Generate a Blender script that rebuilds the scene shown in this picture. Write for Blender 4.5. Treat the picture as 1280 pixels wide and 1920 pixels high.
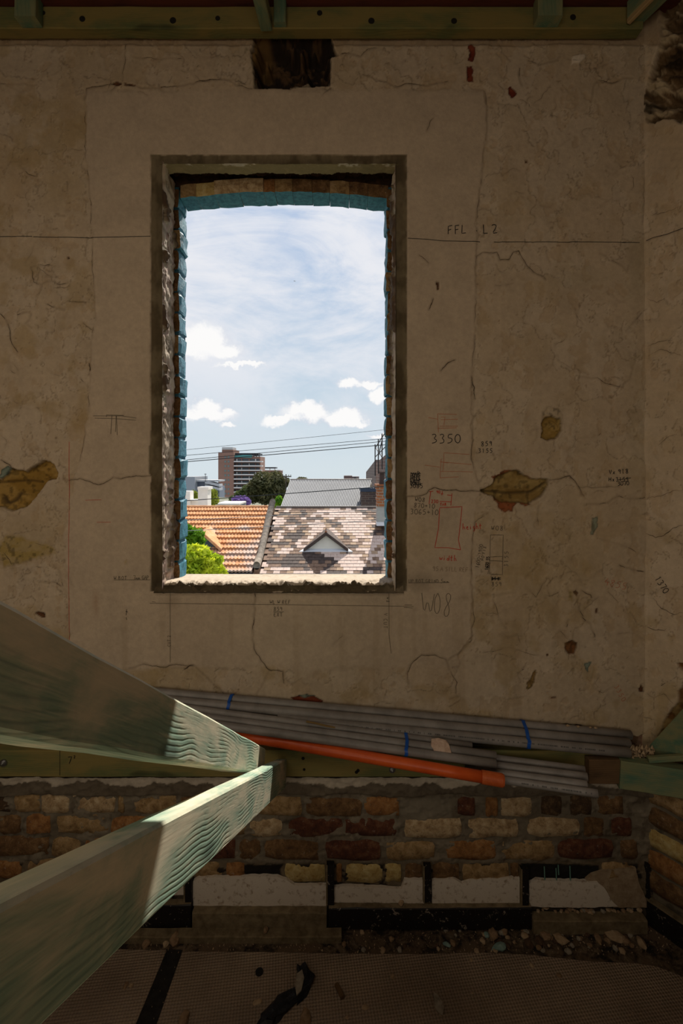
import bpy, bmesh, math, random
import numpy as np
from mathutils import Vector, Matrix, noise as mnoise

for o in list(bpy.data.objects): bpy.data.objects.remove(o)
scene = bpy.context.scene
COL = scene.collection
F = 907.0; CX = 640.0; HY = 880.0; CZ = 1.64          # focal length in px, centre column, horizon row, eye height

# ------------------------------------------------------------------ camera
cam_d = bpy.data.cameras.new('camera'); cam = bpy.data.objects.new('camera', cam_d); COL.objects.link(cam)
cam_d.sensor_fit = 'VERTICAL'; cam_d.sensor_height = 36.0; cam_d.sensor_width = 24.0
cam_d.lens = F / 1920 * 36; cam_d.shift_y = -(960 - HY) / 1920
cam_d.clip_start = 0.01; cam_d.clip_end = 3000
cam.location = (0, 0, CZ); cam.rotation_euler = (math.pi / 2, 0, 0)
scene.camera = cam

# ------------------------------------------------------------------ node helpers
def nodes_of(tree):
    nt = tree.nodes; nt.clear(); return nt
class NB:
    """tiny node builder"""
    def __init__(s, tree): s.t = tree; s.n = tree.nodes; s.l = tree.links
    def new(s, typ, **kw):
        n = s.n.new(typ)
        for k, v in kw.items(): setattr(n, k, v)
        return n
    def put(s, sock, v):
        if isinstance(v, bpy.types.NodeSocket): s.l.new(v, sock)
        elif v is not None:
            try: sock.default_value = v
            except Exception: sock.default_value = (*v, 1)
    def math(s, op, a, b=None, c=None, clamp=False):
        n = s.new('ShaderNodeMath', operation=op, use_clamp=clamp)
        s.put(n.inputs[0], a)
        if b is not None: s.put(n.inputs[1], b)
        if c is not None: s.put(n.inputs[2], c)
        return n.outputs[0]
    def vmath(s, op, a, b=None):
        n = s.new('ShaderNodeVectorMath', operation=op); s.put(n.inputs[0], a)
        if b is not None: s.put(n.inputs[1], b)
        return n.outputs[0]
    def noise(s, vec, scale, detail=4, rough=.55, dist=0, out=0):
        n = s.new('ShaderNodeTexNoise'); s.put(n.inputs['Vector'], vec); n.inputs['Scale'].default_value = scale
        n.inputs['Detail'].default_value = detail; n.inputs['Roughness'].default_value = rough; n.inputs['Distortion'].default_value = dist
        return n.outputs[out]
    def ramp(s, fac, stops, interp='LINEAR'):
        n = s.new('ShaderNodeValToRGB'); s.put(n.inputs[0], fac); cr = n.color_ramp; cr.interpolation = interp
        while len(cr.elements) < len(stops): cr.elements.new(.5)
        for e, (p, c) in zip(cr.elements, stops):
            e.position = p; e.color = (*c, 1) if len(c) == 3 else c
        return n.outputs[0]
    def mix(s, fac, a, b, blend='MIX'):
        n = s.new('ShaderNodeMix', data_type='RGBA', blend_type=blend)
        s.put(n.inputs[0], fac); s.put(n.inputs[6], a if isinstance(a, bpy.types.NodeSocket) else (*a, 1)); s.put(n.inputs[7], b if isinstance(b, bpy.types.NodeSocket) else (*b, 1))
        return n.outputs[2]
    def mapping(s, vec, scale=(1, 1, 1), loc=(0, 0, 0), rot=(0, 0, 0)):
        n = s.new('ShaderNodeMapping'); s.put(n.inputs[0], vec); n.inputs['Scale'].default_value = scale
        n.inputs['Location'].default_value = loc; n.inputs['Rotation'].default_value = rot
        return n.outputs[0]
    def bump(s, h, strength=.5, dist=.002, normal=None):
        n = s.new('ShaderNodeBump'); s.put(n.inputs['Height'], h); n.inputs['Strength'].default_value = strength
        n.inputs['Distance'].default_value = dist
        if normal is not None: s.put(n.inputs['Normal'], normal)
        return n.outputs[0]
    def sstep(s, v, a, b):
        n = s.new('ShaderNodeMapRange', interpolation_type='SMOOTHSTEP'); s.put(n.inputs[0], v)
        n.inputs[1].default_value = a; n.inputs[2].default_value = b; return n.outputs[0]
def c8(r, g, b):
    f = lambda v: ((v / 255 + .055) / 1.055) ** 2.4 if v > 10 else v / 255 / 12.92
    return (f(r), f(g), f(b))
_mats = {}
def mat(name, fn=None, color=(.5, .5, .5), rough=.8, metal=0, coord='Object'):
    if name in _mats: return _mats[name]
    m = bpy.data.materials.new(name); m.use_nodes = True; t = m.node_tree; t.nodes.clear(); b = NB(t)
    out = b.new('ShaderNodeOutputMaterial'); p = b.new('ShaderNodeBsdfPrincipled'); t.links.new(p.outputs[0], out.inputs[0])
    p.inputs['Roughness'].default_value = rough; p.inputs['Metallic'].default_value = metal
    p.inputs['Specular IOR Level'].default_value = .3
    p.inputs['Base Color'].default_value = (*color, 1)
    if fn:
        tc = b.new('ShaderNodeTexCoord'); fn(b, p, tc.outputs[coord])
    _mats[name] = m; return m

# ------------------------------------------------------------------ world: blue sky, cirrus and a few cumulus
def build_world():
    w = bpy.data.worlds.new('sky'); scene.world = w; w.use_nodes = True; t = w.node_tree; t.nodes.clear(); b = NB(t)
    out = b.new('ShaderNodeOutputWorld'); bg = b.new('ShaderNodeBackground'); t.links.new(bg.outputs[0], out.inputs[0])
    tc = b.new('ShaderNodeTexCoord'); d = tc.outputs['Generated']
    sep = b.new('ShaderNodeSeparateXYZ'); t.links.new(d, sep.inputs[0]); X, Y, Z = sep.outputs
    az = b.math('ARCTAN2', X, Y); el = b.math('ARCSINE', Z)
    base = b.ramp(el, [(0, c8(212, 224, 230)), (.12, c8(197, 215, 228)), (.45, c8(160, 187, 222)), (1, c8(120, 158, 208))])
    cmb = b.new('ShaderNodeCombineXYZ'); t.links.new(az, cmb.inputs[0]); t.links.new(el, cmb.inputs[1]); ae = cmb.outputs[0]
    # cirrus, streaks running from upper right to lower left
    m1 = b.mapping(ae, scale=(1, 2.6, 1), rot=(0, 0, math.radians(28)))
    n1 = b.noise(m1, 2.6, 8, .62, .9); n2 = b.noise(m1, 11, 6, .6, .6); n3 = b.noise(ae, 2.2, 2, .5)
    ci = b.math('ADD', b.math('MULTIPLY', n1, .75), b.math('MULTIPLY', n2, .2)); ci = b.math('ADD', ci, b.math('MULTIPLY', n3, .25))
    ci = b.sstep(ci, .38, .70)
    ci = b.math('MULTIPLY', ci, b.sstep(el, -.05, .28))
    col = b.mix(b.math('MULTIPLY', ci, .95), base, c8(236, 237, 242))
    # cumulus
    warp = b.noise(ae, 7, 5, .6, 0, out=1)
    wv = b.vmath('SUBTRACT', warp, (.5, .5, .5)); sc = b.new('ShaderNodeVectorMath', operation='SCALE'); t.links.new(wv, sc.inputs[0]); sc.inputs[3].default_value = .075
    wf = b.noise(ae, 32, 4, .65, 0, out=1); wf = b.vmath('SUBTRACT', wf, (.5, .5, .5)); s2 = b.new('ShaderNodeVectorMath', operation='SCALE'); t.links.new(wf, s2.inputs[0]); s2.inputs[3].default_value = .034
    aw = b.vmath('ADD', b.vmath('ADD', ae, sc.outputs[0]), s2.outputs[0])
    blobs = [(352, 652, 66, 30), (388, 640, 46, 38), (425, 662, 34, 18), (450, 690, 50, 6), (390, 775, 68, 17), (385, 762, 36, 16), (428, 771, 26, 9), (432, 794, 18, 7), (530, 787, 44, 11), (575, 774, 52, 21), (640, 782, 58, 17), (668, 790, 30, 11),
             (655, 720, 34, 14), (694, 722, 30, 10), (712, 742, 26, 16), (715, 812, 32, 6), (250, 700, 60, 25), (820, 690, 70, 26), (990, 760, 90, 18), (120, 770, 90, 18)]
    acc = None
    for (px, py, rx, ry) in blobs:
        a0 = math.atan((px - CX) / F); e0 = math.atan((HY - py) / F * math.cos(a0))
        v = b.vmath('SUBTRACT', aw, (a0, e0, 0)); v = b.vmath('MULTIPLY', v, (F / rx, F / ry, 0))
        ln = b.new('ShaderNodeVectorMath', operation='LENGTH'); t.links.new(v, ln.inputs[0])
        q = b.math('SUBTRACT', 1, ln.outputs['Value'])
        acc = q if acc is None else b.math('MAXIMUM', acc, q)
    # the same kind of cloud all round the sky
    ng = b.noise(b.mapping(d, scale=(1, 1, 2.4)), 3.4, 7, .6, .3)
    far = b.math('MULTIPLY', b.sstep(ng, .60, .74), b.sstep(b.math('ABSOLUTE', az), .75, 1.1))
    low = b.math('ADD', acc, .10)
    mask = b.math('MAXIMUM', b.sstep(low, -.02, .55), far)
    shade = b.noise(aw, 16, 5, .6)
    ccol = b.mix(b.sstep(b.math('ADD', b.math('MULTIPLY', acc, .55), b.math('MULTIPLY', shade, .7)), .28, .62), c8(214, 219, 230), c8(252, 251, 250))
    col = b.mix(mask, col, ccol)
    t.links.new(col, bg.inputs[0]); bg.inputs[1].default_value = 1.0
build_world()

# ------------------------------------------------------------------ lights and exposure
def lamp(name, kind, **kw):
    d = bpy.data.lights.new(name, kind); o = bpy.data.objects.new(name, d); COL.objects.link(o)
    for k, v in kw.items(): setattr(d, k, v)
    return o
sun = lamp('sun', 'SUN', energy=7.6, angle=math.radians(.6), color=(1, .93, .82))
SUN_DIR = Vector((-.21, -1, -1.03)).normalized()
sun.rotation_euler = SUN_DIR.to_track_quat('-Z', 'Y').to_euler()
# added area lamps in the closed room, standing in for unseen daylight
ap = lamp('rear_fill', 'AREA', energy=19, shape='RECTANGLE', size=2.6, size_y=1.3, color=(1, .88, .71))
ap.location = (-.55, -1.9, 1.75); ap.rotation_euler = Vector((.5, 4.0, -.35)).to_track_quat('-Z', 'Y').to_euler()
ap2 = lamp('overhead_fill', 'AREA', energy=11, shape='RECTANGLE', size=1.2, size_y=.9, color=(1, .86, .66))  # added fill from overhead, for the tops of the timbers
ap2.location = (-.9, -.4, 3.15); ap2.rotation_euler = (0, 0, 0)
vs = scene.view_settings; vs.view_transform = 'Standard'; vs.look = 'None'; vs.exposure = 0; vs.gamma = 1; vs.use_curve_mapping = False

# ------------------------------------------------------------------ geometry helpers
def P(px, py, d): return Vector(((px - CX) / F * d, d, CZ + (HY - py) / F * d))
def wloc(o):
    v = Vector((0, 0, 0))
    while o is not None: v = v + o.location; o = o.parent
    return v
def link(o, parent=None, label=None, cat=None, group=None, kind=None):
    COL.objects.link(o)
    if parent is not None: o.parent = parent
    if label: o['label'] = label
    if cat: o['category'] = cat
    if group: o['group'] = group
    if kind: o['kind'] = kind
    return o
def thing(name, label, cat, loc, group=None):
    o = bpy.data.objects.new(name, None); o.location = loc; o.empty_display_size = .05
    return link(o, None, label, cat, group)
def meshobj(name, verts, faces, m, parent=None, smooth=False, mi=None, **kw):
    """verts are world coordinates; the object origin sits at the parent's origin"""
    base = wloc(parent)
    me = bpy.data.meshes.new(name); me.from_pydata([tuple(Vector(v) - base) for v in verts], [], faces)
    for mm in (m if isinstance(m, (list, tuple)) else [m]): me.materials.append(mm)
    if mi: me.polygons.foreach_set('material_index', mi)
    if smooth: me.polygons.foreach_set('use_smooth', [True] * len(me.polygons))
    me.update()
    return link(bpy.data.objects.new(name, me), parent, **kw)
class MB:
    def __init__(s): s.v = []; s.f = []; s.m = []
    def add(s, vs, fs, mi=0):
        n = len(s.v); s.v += [Vector(v) for v in vs]; s.f += [tuple(i + n for i in f) for f in fs]; s.m += [mi] * len(fs); return s
    def box(s, a, b, mi=0, chamfer=0):
        x0, y0, z0 = a; x1, y1, z1 = b
        vs = [(x, y, z) for z in (z0, z1) for y in (y0, y1) for x in (x0, x1)]
        return s.add(vs, [(0, 2, 3, 1), (4, 5, 7, 6), (0, 1, 5, 4), (2, 6, 7, 3), (0, 4, 6, 2), (1, 3, 7, 5)], mi)
    def hull8(s, c, mi=0):  # 4 bottom then 4 top corners, both counter-clockwise
        return s.add(c, [(3, 2, 1, 0), (4, 5, 6, 7), (0, 1, 5, 4), (1, 2, 6, 5), (2, 3, 7, 6), (3, 0, 4, 7)], mi)
    def tube(s, p0, p1, r, n=8, mi=0, r2=None):
        p0 = Vector(p0); p1 = Vector(p1); d = (p1 - p0).normalized(); a = d.orthogonal().normalized(); b_ = d.cross(a)
        vs = []
        for p, rr in ((p0, r), (p1, r if r2 is None else r2)):
            vs += [p + (a * math.cos(2 * math.pi * i / n) + b_ * math.sin(2 * math.pi * i / n)) * rr for i in range(n)]
        fs = [(i, (i + 1) % n, n + (i + 1) % n, n + i) for i in range(n)] + [tuple(range(n))[::-1], tuple(range(n, 2 * n))]
        return s.add(vs, fs, mi)
    def prism(s, poly, dvec, mi=0):   # polygon of 3-D points extruded along dvec
        n = len(poly); poly = [Vector(p) for p in poly]; dvec = Vector(dvec)
        vs = poly + [p + dvec for p in poly]
        return s.add(vs, [tuple(range(n)), tuple(range(n, 2 * n))[::-1]] + [(i, n + i, n + (i + 1) % n, (i + 1) % n) for i in range(n)], mi)
    def build(s, name, m, parent=None, smooth=False, **kw):
        return meshobj(name, s.v, s.f, m, parent, smooth, s.m if isinstance(m, (list, tuple)) else None, **kw)

# numpy noise ---------------------------------------------------------
def h2(i, j, seed):
    v = np.sin(i * 127.1 + j * 311.7 + seed * 74.7) * 43758.5453; return v - np.floor(v)
def vnoise(u, v, seed=0):
    iu = np.floor(u); iv = np.floor(v); fu = u - iu; fv = v - iv
    fu = fu * fu * (3 - 2 * fu); fv = fv * fv * (3 - 2 * fv)
    a = h2(iu, iv, seed); b = h2(iu + 1, iv, seed); c = h2(iu, iv + 1, seed); d = h2(iu + 1, iv + 1, seed)
    return (a * (1 - fu) + b * fu) * (1 - fv) + (c * (1 - fu) + d * fu) * fv
def fbm(u, v, seed=0, octv=4, gain=.5):
    s = 0; a = 1; t = 0
    for k in range(octv):
        s = s + a * vnoise(u * 2 ** k + 13.7 * k, v * 2 ** k + 7.3 * k, seed + k); t += a; a *= gain
    return s / t
def sstep(x, a, b):
    t = np.clip((x - a) / (b - a), 0, 1); return t * t * (3 - 2 * t)
def polydist(U, V, pts, maxd=30, closed=False):
    D = np.full(U.shape, 1e3); n = len(pts)
    for i in range(n if closed else n - 1):
        ax, ay = pts[i]; bx, by = pts[(i + 1) % n]
        m = (U > min(ax, bx) - maxd) & (U < max(ax, bx) + maxd) & (V > min(ay, by) - maxd) & (V < max(ay, by) + maxd)
        if not m.any(): continue
        u = U[m]; v = V[m]; dx = bx - ax; dy = by - ay; L = dx * dx + dy * dy + 1e-9
        t = np.clip(((u - ax) * dx + (v - ay) * dy) / L, 0, 1)
        D[m] = np.minimum(D[m], np.hypot(u - ax - t * dx, v - ay - t * dy))
    return D
def inside(U, V, pts):
    xs = [p[0] for p in pts]; ys = [p[1] for p in pts]; R = np.zeros(U.shape, bool)
    m = (U > min(xs)) & (U < max(xs)) & (V > min(ys)) & (V < max(ys))
    u = U[m]; v = V[m]; r = np.zeros(u.shape, bool)
    for i in range(len(pts)):
        (ax, ay), (bx, by) = pts[i], pts[(i + 1) % len(pts)]
        if ay == by: continue
        c = ((ay > v) != (by > v)) & (u < (bx - ax) * (v - ay) / (by - ay) + ax); r ^= c
    R[m] = r; return R
def sdf(U, V, pts, maxd=30):
    D = polydist(U, V, pts, maxd, True); return np.where(inside(U, V, pts), D, -D)

# ------------------------------------------------------------------ materials
def m_plaster(b, p, co):
    a = b.new('ShaderNodeAttribute', attribute_name='Col')
    n = b.noise(co, 60, 6, .65); n2 = b.noise(co, 9, 4, .6); n3 = b.noise(co, 340, 3, .6)
    f = b.math('MULTIPLY_ADD', n, .34, .66); f = b.math('MULTIPLY', f, b.math('MULTIPLY_ADD', n2, .36, .84)); f = b.math('MULTIPLY', f, b.math('MULTIPLY_ADD', n3, .16, .92))
    cc = b.new('ShaderNodeCombineColor')
    for i in range(3): b.put(cc.inputs[i], f)
    b.put(p.inputs['Base Color'], b.mix(1, a.outputs['Color'], cc.outputs[0], 'MULTIPLY'))
    h = b.math('ADD', b.math('MULTIPLY', n, 1), b.math('MULTIPLY', n3, .25))
    b.put(p.inputs['Normal'], b.bump(h, .55, .003))
PLASTER = mat('old_plaster', m_plaster, rough=.92)
def m_brick(c1, c2, c3):
    def fn(b, p, co):
        oi = b.new('ShaderNodeObjectInfo'); sh = b.vmath('ADD', co, oi.outputs['Location'])
        v = b.new('ShaderNodeTexCoord').outputs['Generated']
        geo = b.new('ShaderNodeNewGeometry').outputs['Position']
        n = b.noise(geo, 38, 6, .65, .4); n2 = b.noise(geo, 150, 4, .7)
        col = b.ramp(n, [(.32, c1), (.52, c2), (.68, c3)])
        col = b.mix(b.math('MULTIPLY', b.sstep(n2, .56, .72), .75), col, tuple(x * .25 for x in c1))
        col = b.mix(b.math('MULTIPLY', b.sstep(b.noise(geo, 90, 4, .7), .6, .72), .4), col, (.42, .38, .30))
        b.put(p.inputs['Base Color'], col)
        b.put(p.inputs['Normal'], b.bump(b.math('ADD', n, b.math('MULTIPLY', n2, .5)), .8, .005))
    return fn
BR = {
 'cream': mat('brick_cream', m_brick((.20, .12, .055), (.38, .27, .15), (.50, .39, .25)), rough=.95),
 'buff': mat('brick_buff', m_brick((.15, .085, .035), (.28, .18, .08), (.38, .26, .14)), rough=.95),
 'orange': mat('brick_orange', m_brick((.14, .06, .02), (.26, .12, .04), (.34, .19, .08)), rough=.95),
 'brown': mat('brick_brown', m_brick((.07, .035, .016), (.14, .075, .03), (.22, .13, .06)), rough=.95),
 'red': mat('brick_dark_red', m_brick((.045, .016, .010), (.095, .032, .016), (.15, .07, .035)), rough=.95),
 'dark': mat('brick_sooty', m_brick((.03, .018, .01), (.07, .04, .02), (.16, .10, .05)), rough=.95),
 'yellow': mat('brick_yellow', m_brick((.28, .17, .05), (.42, .31, .12), (.50, .40, .20)), rough=.95),
}
def m_timber(tan, green, amt=.5, grain=1.0, axis=(1, 9, 9)):
    def fn(b, p, co):
        wob = b.noise(b.mapping(co, scale=(3.4, 6, 6)), 1, 1.5, .5)
        wob2 = b.noise(b.mapping(co, scale=(14, 20, 20)), 1, 2, .5)
        sep = b.new('ShaderNodeSeparateXYZ'); b.put(sep.inputs[0], co)
        ph = b.math('ADD', b.math('MULTIPLY', sep.outputs[2], 950), b.math('MULTIPLY', sep.outputs[1], 500))
        ph = b.math('ADD', ph, b.math('MULTIPLY', wob, 46)); ph = b.math('ADD', ph, b.math('MULTIPLY', wob2, 4))
        g = b.math('MULTIPLY_ADD', b.math('SINE', ph), .5, .5); g = b.math('POWER', g, 3)
        fade = b.sstep(b.noise(b.mapping(co, scale=(5, 14, 14)), 1, 3, .5), .42, .60); g = b.math('MULTIPLY', g, fade)
        fib = b.noise(b.mapping(co, scale=(10, 260, 260)), 1, 3, .6)
        blot = b.noise(b.mapping(co, scale=(5, 15, 15)), 1, 5, .6, .4)
        col = b.mix(b.math('MULTIPLY', b.sstep(blot, .62 - .34 * amt, .92 - .34 * amt), .9), tan, green)
        col = b.mix(b.math('MULTIPLY', g, .34 * grain), col, tuple(x * .55 for x in green))
        col = b.mix(b.math('MULTIPLY', b.sstep(fib, .45, .8), .35), col, tuple(min(1, x * 1.25) for x in tan))
        kn = b.noise(b.mapping(co, scale=(5, 16, 16)), 1.0, 1, .4); col = b.mix(b.math('MULTIPLY', b.sstep(kn, .72, .80), .7), col, tuple(x * .30 for x in green))
        col = b.mix(b.math('MULTIPLY', b.sstep(b.noise(b.mapping(co, scale=(12, 40, 40)), 1, 5, .7), .62, .74), .3), col, tuple(x * .35 for x in tan))
        b.put(p.inputs['Base Color'], col)
        h = b.math('ADD', b.math('MULTIPLY', g, -1.0 * grain), b.math('MULTIPLY', fib, .5))
        b.put(p.inputs['Normal'], b.bump(h, .45, .0009))
    return fn
T_BEAM = mat('treated_pine_pale_green', m_timber((.60, .54, .40), (.165, .285, .215), .88, 1.0), rough=.78)
T_LEDGER = mat('treated_pine_olive', m_timber((.20, .155, .05), (.10, .12, .045), .6, .6), rough=.85)
T_GREEN = mat('treated_pine_teal', m_timber((.20, .20, .10), (.065, .15, .10), .7, .6), rough=.85)
T_OLD = mat('old_brown_timber', m_timber((.13, .075, .035), (.06, .035, .018), .5, .7), rough=.9)
T_RED = mat('dark_red_floorboard', m_timber((.09, .022, .012), (.04, .012, .008), .5, .4), rough=.8)
def noisy(c1, c2, scale=40, bmp=.5, dist=.003, lo=.35, hi=.65, coord='geo'):
    def fn(b, p, co):
        g = b.new('ShaderNodeNewGeometry').outputs['Position'] if coord == 'geo' else co
        n = b.noise(g, scale, 6, .65, .2); b.put(p.inputs['Base Color'], b.ramp(n, [(lo, c1), (hi, c2)]))
        b.put(p.inputs['Normal'], b.bump(n, bmp, dist))
    return fn

# ------------------------------------------------------------------ plaster wall: data in photograph pixels of the wall plane
WD = 1.80
rng = random.Random(7)
def wiggle(pts, amp=2.2, step=7, seed=0):
    r = random.Random(seed); out = []
    for (a, b_) in zip(pts[:-1], pts[1:]):
        L = math.hypot(b_[0] - a[0], b_[1] - a[1]); n = max(1, int(L / step))
        for i in range(n):
            t = i / n; k = 0 if i == 0 else amp
            out.append((a[0] + (b_[0] - a[0]) * t + r.uniform(-k, k), a[1] + (b_[1] - a[1]) * t + r.uniform(-k, k)))
    out.append(pts[-1]); return out
P_LEFT = [(-60, 905), (-30, 890), (0, 899), (9, 882), (23, 877), (47, 884), (66, 870), (82, 862), (101, 870), (108, 887), (103, 899), (89, 902), (77, 917), (68, 931), (49, 950), (23, 958), (0, 952), (-50, 945)]
P_MAIN = [(902, 919), (921, 909), (930, 894), (959, 881), (972, 881), (993, 896), (1027, 898), (1029, 909), (1018, 930), (993, 945), (968, 943), (938, 943), (921, 930), (905, 924)]
P_MAINRED = [(921, 912), (924, 898), (920, 893), (934, 889), (945, 882), (960, 880), (1000, 897), (990, 940), (1000, 946), (985, 950), (970, 943), (962, 951), (960, 957), (946, 960), (935, 955), (930, 944), (921, 930)]
P_UP = [(1016, 795), (1021, 782), (1035, 779), (1052, 786), (1054, 808), (1044, 822), (1027, 826), (1014, 820), (1018, 808)]
P_UPHALO = [(1014, 795), (1016, 772), (1026, 760), (1046, 764), (1058, 778), (1056, 800), (1040, 826), (1014, 822)]
P_TERRA = [(1058, 1206), (1066, 1202), (1075, 1200), (1083, 1206), (1084, 1217), (1077, 1227), (1066, 1228), (1060, 1219)]
P_LEAF = [(1004, 1256), (1007, 1262), (1004, 1271), (1003, 1281), (996, 1291), (990, 1297), (986, 1293), (989, 1279), (996, 1270), (999, 1261)]
P_SOCKET = [(474, 60), (474, 85), (469, 92), (471, 108), (474, 135), (476, 165), (535, 165), (560, 161), (620, 159), (620, 104), (632, 100), (625, 82), (620, 60)]
P_SMALL = [[(208, 156), (216, 151), (226, 152), (229, 157), (218, 160)], [(232, 153), (246, 155), (254, 157), (252, 160), (232, 158)], [(1024, 1226), (1030, 1226), (1030, 1232), (1025, 1232)],
           [(1202, 1283), (1207, 1289), (1208, 1298), (1200, 1300), (1199, 1292)], [(60, 1148), (72, 1148), (84, 1150), (84, 1160), (76, 1158)], [(1117, 1142), (1122, 1140), (1122, 1150), (1118, 1151)], [(1074, 1110), (1080, 1106), (1086, 1112), (1082, 1120)],
           [(817, 528), (823, 528), (823, 543), (819, 545)], [(984, 300), (990, 300), (988, 306), (984, 306)], [(125, 481), (129, 480), (130, 485), (126, 486)], [(1031, 1308), (1043, 1307), (1044, 1310), (1034, 1311)]]
P_REDS = [[(877, 84), (884, 82), (892, 88), (893, 100), (886, 115), (876, 112), (880, 98)], [(875, 124), (884, 123), (888, 130), (886, 140), (889, 152), (876, 154), (874, 138)], [(951, 165), (957, 160), (962, 165), (970, 174), (966, 182), (958, 185), (954, 176)],
          [(545, 1308), (565, 1303), (590, 1306), (606, 1314), (600, 1324), (560, 1326), (552, 1316)]]
P_YEL = [[(8, 1000), (40, 1002), (60, 1012), (100, 1020), (108, 1040), (60, 1052), (30, 1062), (4, 1068), (-10, 1030)], [(1060, 1100), (1078, 1106), (1075, 1130), (1062, 1128)], [(228, 1050), (240, 1048), (240, 1058), (232, 1062)]]
P_TEAL = [[(2, 880), (14, 872), (22, 876), (14, 890), (4, 897), (-5, 898)], [(1110, 972), (1120, 968), (1122, 985), (1112, 1004), (1106, 1003)], [(1094, 1244), (1110, 1240), (1102, 1260), (1096, 1256)], [(560, 1304), (575, 1300), (590, 1304), (570, 1309)]]
P_FLAP = [(1070, 122), (1072, 106), (1078, 104), (1097, 101), (1098, 108), (1085, 120), (1076, 119)]
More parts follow.
